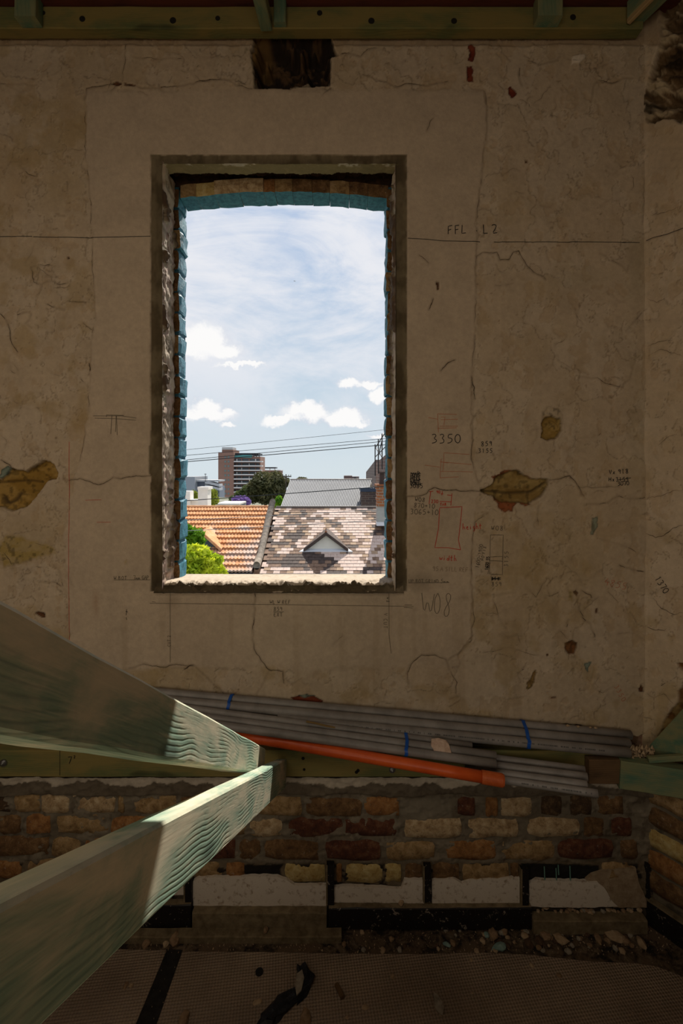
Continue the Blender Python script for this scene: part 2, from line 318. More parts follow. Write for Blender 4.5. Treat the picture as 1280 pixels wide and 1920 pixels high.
CRACKS = [
 ([(128, 901), (146, 899), (150, 897), (185, 909), (212, 895), (227, 898), (255, 892), (282, 892)], 1.3, 1),
 ([(763, 931), (780, 931), (800, 925), (805, 918), (815, 914), (830, 919), (845, 919), (870, 921), (902, 921)], 1.5, 1),
 ([(1029, 900), (1040, 899), (1068, 892), (1078, 902), (1085, 912), (1092, 926), (1096, 930)], 1.2, 1),
 ([(1085, 914), (1120, 914), (1160, 912)], .7, .5), ([(1096, 948), (1140, 943), (1160, 930), (1180, 936), (1211, 932)], 1, .8),
 ([(478, 1110), (477, 1150), (473, 1200), (480, 1225), (505, 1257), (530, 1260), (532, 1282)], 1.4, 1), ([(505, 1257), (495, 1280), (480, 1304)], .8, .6),
 ([(908, 165), (915, 200), (912, 250), (905, 300), (894, 400), (893, 520), (890, 640), (885, 690), (885, 730), (889, 760), (884, 860), (888, 880), (898, 905)], .9, .45),
 ([(915, 962), (890, 980), (886, 1020), (884, 1060), (885, 1120), (890, 1160), (884, 1178), (884, 1200)], .9, .5),
 ([(235, 80), (234, 110), (231, 125), (228, 152)], .9, .6), ([(160, 180), (158, 200), (160, 290), (166, 340), (170, 400), (175, 530), (178, 600), (170, 640), (168, 700), (165, 770), (155, 840), (150, 866)], .8, .4),
 ([(158, 185), (162, 165), (175, 162), (190, 160), (208, 156)], 1.2, .9), ([(254, 159), (265, 164), (300, 161), (345, 158), (380, 150), (400, 148), (430, 150), (445, 160), (472, 165)], 1.2, .8),
 ([(420, 146), (440, 148), (460, 158)], 1, .7), ([(680, 120), (684, 138), (720, 150), (745, 162), (760, 156), (800, 158), (840, 150)], 1.2, .8), ([(640, 98), (665, 100), (676, 104), (690, 90), (705, 88)], 1, .7),
 ([(975, 125), (974, 142), (979, 158)], 1.5, 1), ([(1108, 190), (1112, 165), (1122, 150), (1148, 155), (1168, 145), (1185, 146)], 1.2, .8), ([(990, 112), (1012, 119), (1036, 114), (1050, 106)], .9, .7), ([(1098, 128), (1118, 126), (1150, 114)], 1, .6),
 ([(893, 480), (905, 472), (932, 472), (938, 486), (955, 486), (962, 472), (972, 470), (985, 490), (1000, 510), (1018, 518), (1022, 524)], 1.2, .9),
 ([(804, 580), (812, 560)], 2, 1), ([(785, 478), (796, 486), (804, 494)], 1, .6), ([(826, 695), (840, 680), (853, 675)], 1.6, 1), ([(884, 706), (889, 725), (891, 748)], 2, 1),
 ([(1085, 706), (1120, 708), (1135, 718), (1160, 725), (1180, 712), (1190, 680), (1192, 662)], 1, .7), ([(1175, 620), (1205, 585)], .9, .6), ([(1125, 475), (1150, 490), (1170, 500), (1176, 510), (1180, 497)], .9, .7),
 ([(766, 1290), (764, 1262), (775, 1240), (790, 1228), (815, 1228), (835, 1236), (846, 1262), (857, 1280), (856, 1300)], 1.2, .9), ([(884, 1200), (878, 1208), (865, 1224), (840, 1238)], 1, .8),
 ([(1092, 1108), (1108, 1116), (1110, 1122)], 1.5, .9), ([(1086, 1118), (1084, 1130), (1090, 1150), (1094, 1156)], 1.5, .9), ([(1092, 1158), (1108, 1170), (1116, 1195)], 1.3, .8), ([(1063, 1176), (1066, 1164)], 1.2, .8),
 ([(242, 1254), (270, 1245), (285, 1249), (310, 1252), (330, 1246), (345, 1248), (365, 1250), (380, 1265), (400, 1285), (425, 1305)], 1.3, .8), ([(345, 1256), (356, 1248), (362, 1248)], 2.5, 1),
 ([(1162, 1060), (1180, 1066), (1207, 1072)], 1.6, 1), ([(1120, 1008), (1150, 1018), (1180, 1028), (1208, 1045)], .9, .5), ([(1010, 940), (1008, 970), (1010, 984)], .8, .6), ([(1076, 1090), (1100, 1090), (1130, 1070)], .8, .5),
 ([(890, 1100), (905, 1116), (925, 1116), (965, 1112)], .8, .6), ([(925, 1120), (935, 1160), (950, 1180)], .8, .5), ([(985, 1100), (1005, 1120), (1025, 1085)], .8, .5), ([(1112, 1290), (1130, 1300), (1150, 1290)], .7, .4),
 ([(58, 502), (62, 528), (75, 533), (85, 527), (100, 525), (108, 533), (126, 530)], 1.2, .8), ([(78, 535), (72, 550)], 1, .7), ([(58, 500), (75, 496), (100, 498)], .8, .5), ([(0, 588), (10, 600), (18, 620), (22, 645), (32, 660)], 1.6, .9),
 ([(32, 590), (50, 585), (58, 588), (54, 600), (48, 606), (58, 614)], 1.2, .8), ([(42, 315), (52, 326), (66, 330)], 1.2, .8), ([(105, 400), (112, 403), (120, 404)], 1.2, .8), ([(88, 570), (110, 578), (120, 580)], 1, .7), ([(130, 565), (160, 566)], 1, .7),
 ([(0, 862), (18, 872), (24, 884)], 1.5, 1), ([(5, 1035), (16, 1048), (22, 1060)], 1.6, 1), ([(100, 1062), (110, 1068), (118, 1098)], 1, .6), ([(70, 1090), (100, 1092), (115, 1099)], 1.2, .8), ([(155, 605), (172, 618)], 1, .7),
 ([(150, 710), (165, 725)], 1, .6), ([(165, 680), (168, 695)], 2, .9), ([(0, 157), (45, 156), (70, 159)], .8, .5), ([(250, 105), (300, 108), (340, 107)], .8, .5), ([(800, 245), (806, 228), (812, 222)], 1, .7), ([(1208, 300), (1206, 420)], .6, .3),
 ([(935, 1190), (950, 1196), (970, 1190), (975, 1205)], .7, .4), ([(1140, 1110), (1160, 1130), (1175, 1150)], .7, .4), ([(905, 1225), (950, 1215), (1010, 1230)], .7, .3),
]
CRACKS = [(wiggle(p, 1.6, 8, i), w, d) for i, (p, w, d) in enumerate(CRACKS)]
_r = random.Random(11)
def rnd_cracks(n, box, lo=20, hi=60):
    for _ in range(n):
        x = _r.uniform(box[0], box[2]); y = _r.uniform(box[1], box[3]); a = _r.uniform(0, 6.28); pts = [(x, y)]
        for k in range(int(_r.uniform(lo, hi) / 7)):
            a += _r.uniform(-.8, .8); x += 7 * math.cos(a); y += 7 * math.sin(a) * .8; pts.append((x, y))
        if all(box[0] < q[0] < box[2] and box[1] < q[1] < box[3] for q in pts): CRACKS.append((pts, _r.uniform(.35, .7), .35))
rnd_cracks(34, (905, 90, 1205, 420)); rnd_cracks(46, (900, 480, 1205, 1360)); rnd_cracks(36, (-60, 250, 158, 1130)); rnd_cracks(26, (-40, 85, 900, 180)); rnd_cracks(8, (500, 1150, 880, 1330), 15, 35); rnd_cracks(9, (300, 1000, 302, 1001))
SEAM_L = [(160, -50), (160, 180), (160, 290), (170, 400), (175, 530), (178, 600), (170, 640), (168, 700), (165, 770), (155, 840), (140, 900), (120, 1000), (130, 1150), (120, 1450)]
SEAM_R = [(905, -50), (908, 165), (912, 250), (894, 400), (893, 520), (890, 640), (885, 730), (884, 860), (900, 905), (888, 980), (884, 1060), (885, 1120), (884, 1190), (860, 1230), (765, 1260), (760, 1450)]
BAND = (282, 763, 289, 1109)                 # cement band around the opening: left, right, top, bottom
OPEN = (305, 741, 308, 1098)                 # inner edge of the opening
RW_TOP = [(1232, 40), (1234, 75), (1226, 100), (1218, 130), (1211, 160), (1208, 172), (1202, 188), (1208, 200), (1204, 212), (1210, 228), (1225, 230), (1240, 222), (1262, 222), (1275, 232), (1300, 222), (1500, 215), (1500, -200), (1260, -200)]
RW_BOT = [(1330, 1240), (1266, 1244), (1276, 1260), (1290, 1258), (1282, 1268), (1276, 1290), (1268, 1298), (1270, 1318), (1258, 1330), (1244, 1348), (1238, 1368), (1230, 1384), (1222, 1398), (1215, 1440), (1500, 1440), (1500, 1240)]
C_PLAIN = np.array([.53, .425, .315]); C_OLD = np.array([.52, .41, .285])
def wall_fields(U, V, right=False):
    """height (m, positive = towards the room) and colour of the plaster at photograph position U, V"""
    n1 = fbm(U / 120, V / 120, 1, 4); n2 = fbm(U / 34, V / 34, 5, 5); n3 = fbm(U / 9, V / 9, 9, 4); n4 = fbm(U / 260, V / 260, 21, 3)
    xl = np.interp(V, [p[1] for p in SEAM_L], [p[0] for p in SEAM_L]); xr = np.interp(V, [p[1] for p in SEAM_R[:-2]], [p[0] for p in SEAM_R[:-2]])
    jit = (fbm(V / 14, U * 0 + 3, 31, 3) - .5) * 9
    left = sstep(xl + jit - U, -1.5, 1.5); rt = sstep(U - xr - jit, -1.5, 1.5); rough = np.clip(left + rt + sstep(175 - V, 0, 12) + sstep(V - 1235 - 25 * n1, 0, 12), 0, 1)
    H = (n1 - .5) * .010 + (n2 - .5) * .0035 * (.35 + rough) + (n3 - .5) * .0009 * (.5 + rough) - rough * .0015
    # lifted and lost coats of paint
    fl = fbm(U / 46, V / 60, 41, 5, .55); fl2 = fbm(U / 22, V / 30, 43, 4, .55)
    lost = sstep(fl, .535, .545) * rough; lost2 = sstep(fl2, .62, .632) * rough
    H = H - lost * .0026 - lost2 * .0020
    col = C_PLAIN * np.ones(U.shape + (3,))
    L = lambda m: m[..., None]
    def blend(m, c):
        nonlocal col
        col = col * (1 - L(m)) + np.array(c) * L(m)
    blend(rough * .55, C_OLD); blend(lost * .45, (.58, .48, .37)); blend(lost2 * .35, (.44, .31, .18))
    low_ = .35 + .65 * np.maximum(sstep(V, 850, 1100), sstep(200 - U, 0, 60)); blend(sstep(n4, .5, .72) * rough * .5 * low_, (.42, .31, .16)); blend(sstep(fbm(U / 50, V / 50, 55, 4), .56, .7) * rough * .45 * low_, (.38, .27, .12))
    if right: col = col * 1.16  # side wall lightened in colour for the extra light it catches
    edge = np.exp(-((fl - .54) / .006) ** 2) * rough; blend(edge * .45, (.13, .09, .05)); blend(np.exp(-((fl - .515) / .010) ** 2) * rough * .30, (.62, .52, .40))
    blend(sstep(fbm(U / 5, V / 5, 77, 2), .84, .9) * rough * .5, (.16, .10, .05))
    blend(sstep(fbm(U / 18, V / 300, 78, 3), .62, .75) * sstep(V, 1110, 1180) * .25, (.36, .27, .17))
    # top edge crumbling under the ledger
    blend(sstep(84 + 6 * n3 - V, 0, 6) * .6, (.30, .2, .11)); H = H - sstep(80 + 10 * n2 - V, 0, 5) * .005
    for pts, w, d in CRACKS:
        xs = [q[0] for q in pts]
        if right != (max(xs) > 1212): continue
        D = polydist(U, V, pts, 9)
        H = H - .0016 * d * np.exp(-(D / 2.2) ** 2) + .0011 * d * np.exp(-((D - 4) / 2.6) ** 2)
        blend(np.exp(-(D / 2.2) ** 2) * .35 * d, (.12, .08, .04))
    W = 4 * (fbm(U / 7, V / 7, 61, 3) - .5)
    def patch(pts, depth, c1, c2, soft=1.5, rel=.008, jag=1.0, st=22):
        nonlocal H, col
        s = sdf(U, V, pts, 30) + W * jag
        m = sstep(s, -.4, soft); k = fbm(U / st, V / st * 1.5, 67, 4, .6)
        rim = np.exp(-((s + 2.2) / 1.8) ** 2); H = H + rim * .0012
        H = H * (1 - m) + (-depth + (k - .5) * rel * 2) * m
        cc = np.array(c1) * (1 - L(sstep(k, .38, .62))) + np.array(c2) * L(sstep(k, .38, .62))
        dk = sstep(fbm(U / 8, V / 8, 69, 4), .58, .68); cc = cc * (1 - .45 * L(dk))
        cc = cc * (1 - .5 * L(np.exp(-((s - 1.0) / 1.6) ** 2)))
        col = col * (1 - L(m)) + cc * L(m)
    if not right:
        patch(P_UPHALO, .002, (.44, .33, .2), (.5, .4, .28), 4, .002)
        patch(P_MAINRED, .003, (.30, .085, .03), (.34, .12, .045), 1.2, .001, 1.6)
        patch(P_LEFT, .016, (.30, .175, .035), (.40, .25, .07), rel=.014, st=34); patch(P_MAIN, .018, (.26, .16, .045), (.36, .25, .09), rel=.016, st=34)
        D = polydist(U, V, [(905, 921), (930, 922), (950, 925), (975, 924), (1000, 922), (1025, 905)], 8); m = np.exp(-(D / 2.2) ** 2); H = H - m * .012; blend(m * .75, (.06, .035, .015))
        D = polydist(U, V, [(-10, 905), (20, 903), (48, 901), (75, 904)], 8); m = np.exp(-(D / 1.6) ** 2); H = H - m * .008; blend(m * .7, (.06, .035, .015))
        D = polydist(U, V, [(2, 930), (12, 944), (25, 938), (34, 925)], 8); m = np.exp(-(D / 3.0) ** 2); H = H - m * .010; blend(m * .8, (.05, .03, .015))
        patch(P_UP, .014, (.32, .20, .05), (.40, .27, .09), rel=.010, st=20); patch(P_TERRA, .008, (.22, .09, .03), (.32, .17, .05)); patch(P_LEAF, .006, (.30, .18, .06), (.34, .22, .08))
        for q in P_SMALL: patch(q, .007, (.13, .05, .02), (.22, .10, .04), 1, .003, .6)
        for q in P_REDS: patch(q, .0025, (.17, .028, .012), (.24, .05, .02), 1, .001, .9)
        for q in P_YEL: patch(q, .0015, (.40, .29, .10), (.44, .33, .16), 8, .001, 2)
        for q in P_TEAL: patch(q, .002, (.20, .25, .20), (.26, .31, .25), 1, .001)
        s = sdf(U, V, P_FLAP) + W * .3; m = sstep(s, -.3, 1); H = H + m * (.004 + (U - 1070) / 28 * .006); blend(m, (.72, .62, .50))
        # broken lower edge at the pipe ledge
        b0 = 1392 - 40 * fbm(U / 40, V * 0, 91, 4) * sstep(U, 900, 1080) - 8 * fbm(U / 12, V * 0 + 5, 93, 3)
        m = sstep(V - b0, -1, 2); k = fbm(U / 15, V / 12, 95, 4); H = H * (1 - m) + (-.02 + (k - .5) * .02) * m; blend(m, (.16, .08, .035)); blend(m * sstep(k, .5, .6), (.25, .14, .06))
        # old beam socket
        s = sdf(U, V, P_SOCKET, 40) + W * .8; m = sstep(s, -.5, 1.5); dp = .020 + .085 * sstep(s, 3, 16) * sstep(fbm(U / 26, V / 20, 97, 3), .25, .5)
        k = fbm(U / 16, V / 14, 99, 4, .6); H = H * (1 - m) + (-dp + (k - .5) * .05) * m
        cs = np.array([.022, .013, .008]) * (1 - L(sstep(k, .5, .62))) + np.array([.10, .055, .025]) * L(sstep(k, .5, .62))
        lower = sstep(V, 146, 154) ; cs = cs * (1 - L(lower)) + np.array([.24, .19, .13]) * L(lower)
        tl = sstep(s, 0, 3) * sstep(510 - U, 0, 12) * sstep(120 - V, 0, 10); cs = cs * (1 - L(tl)) + np.array([.16, .09, .03]) * L(tl)
        col = col * (1 - L(m)) + cs * L(m)
        # cement band, slightly recessed, and its stains
        jx = (fbm(U / 16, V / 16, 101, 4) - .5) * 5
        e = np.minimum(np.minimum(U - BAND[0], BAND[1] - U), np.minimum(V - BAND[2], BAND[3] - V)) + jx * .7
        bl = sstep(V, 830, 840) * sstep(895 - V, 0, 10) * 4 * sstep(300 - U, 0, 5); e = e + bl
        m = sstep(e, -.6, 1.2); k = fbm(U / 22, V / 40, 103, 4, .6)
        H = H * (1 - m) + (-.0045 + (n3 - .5) * .003 + (k - .5) * .004) * m
        cb = np.array([.105, .078, .042]) * (1 - L(sstep(k, .35, .65))) + np.array([.19, .15, .09]) * L(sstep(k, .35, .65))
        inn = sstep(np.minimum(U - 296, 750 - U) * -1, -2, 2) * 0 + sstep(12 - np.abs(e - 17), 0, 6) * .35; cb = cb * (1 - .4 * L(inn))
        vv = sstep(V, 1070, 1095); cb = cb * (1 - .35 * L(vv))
        bw = sstep(3 - np.abs(U - 296), 0, 2) * 0
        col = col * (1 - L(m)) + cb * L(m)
        smudge = np.exp(-(((U - 783) / 28) ** 2 + ((V - 1092) / 18) ** 2)); blend(smudge * .45, (.14, .11, .07))
        for cx_, cy_, rx_, ry_, am, cc_ in [(322, 1128, 12, 14, .35, (.2, .14, .08)), (180, 1130, 6, 22, .3, (.32, .15, .07)), (870, 1120, 10, 6, .3, (.25, .18, .1)), (130, 205, 14, 60, .25, (.4, .27, .13)), (790, 1010, 30, 40, .25, (.42, .30, .12)), (30, 360, 20, 60, .3, (.40, .25, .10)), (1080, 1000, 90, 130, .22, (.40, .29, .13)), (150, 780, 18, 20, .45, (.34, .22, .08)), (840, 1300, 50, 60, .25, (.34, .24, .14)), (975, 400, 60, 30, .15, (.38, .30, .18)), (1195, 500, 18, 90, .25, (.27, .24, .14)), (1195, 820, 20, 140, .2, (.30, .27, .16)), (1090, 520, 60, 24, .16, (.30, .29, .18)), (960, 1180, 60, 70, .18, (.42, .29, .14)), (465, 340, 1, 1, 0, (0, 0, 0))]:
            blend(np.exp(-(((U - cx_) / rx_) ** 2 + ((V - cy_) / ry_) ** 2)) * am, cc_)
    else:
        s1 = sdf(U, V, RW_TOP, 60) + W * .8; k = fbm(U / 26, V / 20, 111, 4, .6); k2 = fbm(U / 60, V / 22, 113, 3)
        m = sstep(s1, -.5, 1.5); H = H * (1 - m) + (-.030 + (fbm(U / 7, V / 7, 115, 4, .6) - .5) * .022 + (k - .5) * .08 + (k2 - .5) * .06 - .05 * sstep(s1, 10, 40) * sstep(V, 150, 190)) * m
        cc = np.array([.14, .085, .04]) * (1 - L(sstep(k, .42, .6))) + np.array([.46, .36, .23]) * L(sstep(k, .42, .6))
        cc = cc * (1 - .75 * L(sstep(k2, .55, .68))); cc = cc * (.7 + .6 * L(fbm(U / 9, V / 5, 118, 4))); col = col * (1 - L(m)) + cc * L(m)
        s2 = sdf(U, V, RW_BOT, 60) + W; m = sstep(s2, -.5, 1.5); H = H * (1 - m) + (-.016 + (k - .5) * .03) * m
        cc = np.array([.22, .10, .03]) * (1 - L(sstep(k, .42, .6))) + np.array([.36, .25, .10]) * L(sstep(k, .42, .6)); col = col * (1 - L(m)) + cc * L(m)
        k = fbm(U / 10, V / 10, 117, 3)
        H = H + (fbm(V / 18, U * 0, 119, 3) - .5) * .006
    col = np.clip(col * (1 + (n3[..., None] - .5) * .12), .003, .95)
    return H, col

def grid_mesh(name, PX, PY, PZ, col, keep, m, parent=None, **kw):
    """regular grid surface with a colour attribute; keep = boolean per quad"""
    R, C = PX.shape; idx = np.arange(R * C).reshape(R, C)
    q = np.stack([idx[:-1, :-1], idx[1:, :-1], idx[1:, 1:], idx[:-1, 1:]], -1)[keep].reshape(-1, 4)
    used = np.zeros(R * C, bool); used[q.ravel()] = True; remap = np.cumsum(used) - 1; q = remap[q]
    co = np.stack([PX.ravel(), PY.ravel(), PZ.ravel()], -1)[used]; base = wloc(parent); co = co - np.array(base)[None]
    me = bpy.data.meshes.new(name); me.vertices.add(len(co)); me.vertices.foreach_set('co', co.astype(np.float32).ravel())
    me.loops.add(q.size); me.loops.foreach_set('vertex_index', q.astype(np.int32).ravel())
    me.polygons.add(len(q)); me.polygons.foreach_set('loop_start', np.arange(0, q.size, 4, dtype=np.int32)); me.polygons.foreach_set('loop_total', np.full(len(q), 4, np.int32))
    me.polygons.foreach_set('use_smooth', np.ones(len(q), bool))
    a = me.color_attributes.new('Col', 'FLOAT_COLOR', 'POINT'); c4 = np.ones((len(co), 4), np.float32); c4[:, :3] = col.reshape(-1, 3)[used]; a.data.foreach_set('color', c4.ravel())
    me.materials.append(m); me.update(calc_edges=True); me.validate()
    return link(bpy.data.objects.new(name, me), parent, **kw)

# back wall ----------------------------------------------------------
us = np.concatenate([np.arange(-330, -61, 6.0), np.arange(-60, 1221, 2.0)]); vs_ = np.arange(1424, 15, -2.0)
snap = lambda arr, v: arr.__setitem__(np.argmin(abs(arr - v)), v)
for v in (OPEN[0], OPEN[1], 1210.5): snap(us, v)
for v in (OPEN[2], OPEN[3]): snap(vs_, v)
us = us[us <= 1210.5]
U, V = np.meshgrid(us, vs_)
H, colr = wall_fields(U, V)
Hgrid = H
uc = (us[:-1] + us[1:]) / 2; vc = (vs_[:-1] + vs_[1:]) / 2; UC, VC = np.meshgrid(uc, vc)
keep = ~((UC > OPEN[0]) & (UC < OPEN[1]) & (VC > OPEN[2]) & (VC < OPEN[3]))
wall_back = grid_mesh('wall_back', (U - CX) / F * WD, WD - H, CZ + (HY - V) / F * WD, colr, keep, PLASTER, kind='structure', label='old cream plastered wall, cracked and patched, around the empty window opening')
def surfH(px, py):
    i = np.searchsorted(us, px) - 1; i = min(max(i, 0), len(us) - 2); vr = vs_[::-1]; j = np.searchsorted(vr, py) - 1; j = min(max(j, 0), len(vr) - 2)
    R = len(vs_) - 1 - j
    return max(Hgrid[R, i], Hgrid[R - 1, i], Hgrid[R, i + 1], Hgrid[R - 1, i + 1])
def wallpt(px, py, off=.0004):
    h = surfH(px, py) + off; return Vector(((px - CX) / F * WD, WD - h, CZ + (HY - py) / F * WD))

# right wall: splays off towards the camera -------------------------------
RC = P(1210.5, 880, WD); RDIR = Vector((.689, -1, 0)).normalized(); RN = Vector((-1, -.689, 0)).normalized()
ss = np.concatenate([[-.012, -.006], np.arange(0, .20, .0035), np.arange(.20, 1.6, .05)])
zz = CZ + (HY - vs_) / F * WD
S, Z = np.meshgrid(ss, zz)
bx = RC.x + RDIR.x * S; by = RC.y + RDIR.y * S; safe = np.maximum(by, 1.1)
UR = CX + bx / safe * F; VR = HY - (Z - CZ) / safe * F
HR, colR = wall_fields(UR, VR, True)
HR = HR * sstep(S, -.001, .004)
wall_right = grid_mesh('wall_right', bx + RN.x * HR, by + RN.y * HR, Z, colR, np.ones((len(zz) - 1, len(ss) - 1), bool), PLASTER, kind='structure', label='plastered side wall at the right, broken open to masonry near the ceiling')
def rwallpt(px, py, off=.0006):
    # where the ray through the photograph position meets the right wall
    t = (px - CX) / F; s = (t * RC.y - RC.x) / (RDIR.x - t * RDIR.y); y = RC.y + RDIR.y * s
    return Vector((RC.x + RDIR.x * s, y, CZ + (HY - py) / F * y)) + RN * (.004 + off)

# ribbons: cracks and writing ---------------------------------------------
def ribbon(mb, pts, w, fn, taper=False):
    n = len(pts)
    if n < 2: return
    L, Rr = [], []
    for i, (x, y) in enumerate(pts):
        a = pts[max(i - 1, 0)]; b_ = pts[min(i + 1, n - 1)]; dx = b_[0] - a[0]; dy = b_[1] - a[1]; l = math.hypot(dx, dy) or 1
        ww = w * (.5 if not taper else .5 * (.35 + .9 * math.sin(math.pi * (i + .5) / n)) * (.6 + .8 * _r.random()))
        nx, ny = -dy / l * ww, dx / l * ww
        L.append(fn(x + nx, y + ny)); Rr.append(fn(x - nx, y - ny))
    mb.add(L + Rr, [(i, i + 1, n + i + 1, n + i) for i in range(n - 1)])
CRACK_M = mat('crack_dirt', color=(.075, .05, .03), rough=1)
cb = MB()
for pts, w, d in CRACKS:
    pts = wiggle(pts, .5, 3, int(pts[0][0]))
    seg = []
    for q in pts:    # cracks fade and reappear
        hid = vn = mnoise.noise(Vector((q[0] * .03, q[1] * .03, 3))) > (.35 if d > .85 else -.02)
        bad = BAND[0] < q[0] < BAND[1] and BAND[2] < q[1] < BAND[3]
        if hid or bad:
            if len(seg) > 2: ribbon(cb, seg, w * .58, wallpt, True)
            seg = []
        else: seg.append(q)
    if len(seg) > 2: ribbon(cb, seg, w * .58, wallpt, True)
for pts, w in [([(1212, 1000), (1230, 1008), (1245, 1004), (1262, 990), (1280, 985)], 1.5), ([(1212, 934), (1240, 930), (1262, 920), (1280, 920)], .9), ([(1214, 1175), (1226, 1180), (1246, 1182), (1250, 1178)], 1.2), ([(1214, 650), (1240, 640), (1262, 638)], .8), ([(1215, 668), (1240, 655), (1280, 668)], .7), ([(1214, 560), (1232, 568), (1246, 560)], .8), ([(1214, 1300), (1226, 1308), (1245, 1300), (1262, 1318)], .8), ([(1235, 835), (1255, 818), (1270, 815)], .8), ([(1220, 405), (1250, 398), (1275, 388)], .8), ([(1225, 1120), (1240, 1140), (1265, 1152), (1280, 1148)], .9), ([(1240, 1285), (1248, 1280)], 1.5)]:
    ribbon(cb, wiggle(pts, 1.2, 5, 3), w * .6, rwallpt, True)
cb.build('crack', CRACK_M, wall_back, label='dark hairline cracks in the plaster')

# a plain single-stroke hand
G = {
'0': [[(.3, 0), (.08, .15), (0, .5), (.1, .88), (.32, 1), (.52, .85), (.6, .5), (.5, .12), (.3, 0)]], '1': [[(.12, .2), (.3, 0), (.28, 1)]], '2': [[(.05, .15), (.3, 0), (.52, .15), (.45, .4), (.05, 1), (.6, .95)]],
'3': [[(.05, .08), (.35, 0), (.52, .2), (.25, .45), (.55, .65), (.45, .92), (.05, 1)]], '4': [[(.4, 0), (.02, .62), (.6, .58)], [(.42, .35), (.4, 1)]], '5': [[(.55, 0), (.15, .03), (.1, .42), (.4, .4), (.58, .65), (.4, .95), (.05, 1)]],
'6': [[(.45, 0), (.12, .4), (.05, .75), (.25, 1), (.5, .85), (.45, .58), (.1, .65)]], '7': [[(.02, .03), (.58, 0), (.25, 1)]], '8': [[(.5, .12), (.25, 0), (.08, .2), (.5, .65), (.45, .95), (.15, 1), (.05, .75), (.5, .3), (.5, .12)]],
'9': [[(.5, .2), (.25, 0), (.05, .25), (.25, .48), (.5, .25), (.5, .12), (.42, 1)]], '+': [[(.3, .25), (.3, .75)], [(.05, .5), (.55, .5)]], '-': [[(.05, .5), (.5, .5)]], 'x': [[(.05, .4), (.45, 1)], [(.45, .4), (.05, 1)]], '.': [[(.2, .9), (.26, .98)]],
'A': [[(0, 1), (.3, 0), (.55, 1)], [(.12, .62), (.46, .6)]], 'B': [[(.05, 0), (.03, 1), (.45, .85), (.4, .52), (.05, .5), (.42, .3), (.38, .05), (.05, 0)]], 'C': [[(.55, .12), (.25, 0), (.02, .5), (.2, 1), (.55, .9)]], 'D': [[(.05, 0), (.05, 1), (.5, .75), (.5, .3), (.05, 0)]],
'E': [[(.5, 0), (.06, .02), (.03, 1), (.52, .98)], [(.05, .5), (.42, .48)]], 'F': [[(.05, 1), (.08, .05), (.58, 0)], [(.07, .5), (.45, .45)]], 'G': [[(.52, .12), (.2, 0), (.02, .5), (.2, 1), (.5, .9), (.5, .55), (.3, .55)]], 'H': [[(.05, 0), (.03, 1)], [(.5, 0), (.48, 1)], [(.05, .5), (.5, .48)]],
'I': [[(.25, 0), (.23, 1)]], 'L': [[(.08, 0), (.03, .98), (.5, .95)]], 'N': [[(.03, 1), (.06, 0), (.48, 1), (.52, 0)]], 'O': [[(.3, 0), (.03, .3), (.05, .8), (.3, 1), (.55, .75), (.55, .25), (.3, 0)]], 'P': [[(.05, 1), (.06, 0), (.5, .12), (.45, .45), (.07, .5)]],
'R': [[(.05, 1), (.06, 0), (.48, .12), (.42, .42), (.08, .48), (.52, 1)]], 'S': [[(.52, .1), (.2, 0), (.05, .25), (.5, .65), (.4, .95), (.03, .95)]], 'T': [[(.0, .03), (.58, 0)], [(.3, .02), (.27, 1)]], 'U': [[(.03, 0), (.05, .85), (.28, 1), (.5, .85), (.53, 0)]],
'V': [[(.02, 0), (.27, 1), (.55, 0)]], 'W': [[(.0, 0), (.13, 1), (.3, .3), (.43, 1), (.6, 0)]], 'X': [[(.03, 0), (.5, 1)], [(.5, 0), (.03, 1)]], 'Y': [[(.02, 0), (.27, .5), (.25, 1)], [(.52, 0), (.27, .5)]],
'h': [[(.08, -.15), (.04, 1)], [(.05, .65), (.3, .42), (.42, 1)]], 'e': [[(.05, .7), (.42, .62), (.25, .42), (.04, .7), (.2, 1), (.45, .9)]], 'i': [[(.2, .45), (.18, 1)], [(.22, .18), (.24, .24)]], 'g': [[(.42, .5), (.15, .45), (.08, .8), (.38, .85), (.42, .5), (.35, 1.35), (.05, 1.3)]],
't': [[(.22, .0), (.18, .95), (.36, .98)], [(.0, .4), (.42, .35)]], 'w': [[(.0, .45), (.12, 1), (.28, .6), (.4, 1), (.55, .42)]], 'd': [[(.42, .75), (.2, .5), (.05, .8), (.25, 1), (.42, .8)], [(.48, .0), (.44, 1)]], 'm': [[(.02, 1), (.05, .55), (.2, .6), (.22, 1), (.25, .62), (.42, .6), (.45, 1)]],
' ': []}
def text_strokes(s, x, y, h, rot=0, adv=.75, jit=.03, sx=1.0):
    out = []; r = random.Random(hash((len(s), x, y)) & 0xffff); cx = 0; ca, sa = math.cos(math.radians(rot)), math.sin(math.radians(rot))
    for ch in s:
        for st in G.get(ch, []):
            q = []
            for a, b_ in st:
                lx = (cx + a * sx + r.uniform(-jit, jit)) * h; ly = (b_ + r.uniform(-jit, jit)) * h
                q.append((x + lx * ca - ly * sa, y + lx * sa + ly * ca))
            d = [q[0]]
            if len(q) > 3:
                c2 = [q[0]]
                for p0, p1 in zip(q[:-1], q[1:]): c2 += [(p0[0] * .75 + p1[0] * .25, p0[1] * .75 + p1[1] * .25), (p0[0] * .25 + p1[0] * .75, p0[1] * .25 + p1[1] * .75)]
                q = c2 + [q[-1]]; d = [q[0]]
            for p0, p1 in zip(q[:-1], q[1:]):
                L = math.hypot(p1[0] - p0[0], p1[1] - p0[1]); k = max(1, int(L / 3))
                d += [(p0[0] + (p1[0] - p0[0]) * i / k, p0[1] + (p1[1] - p0[1]) * i / k) for i in range(1, k + 1)]
            out.append(d)
        cx += adv * sx if ch != ' ' else adv * .55
    return out
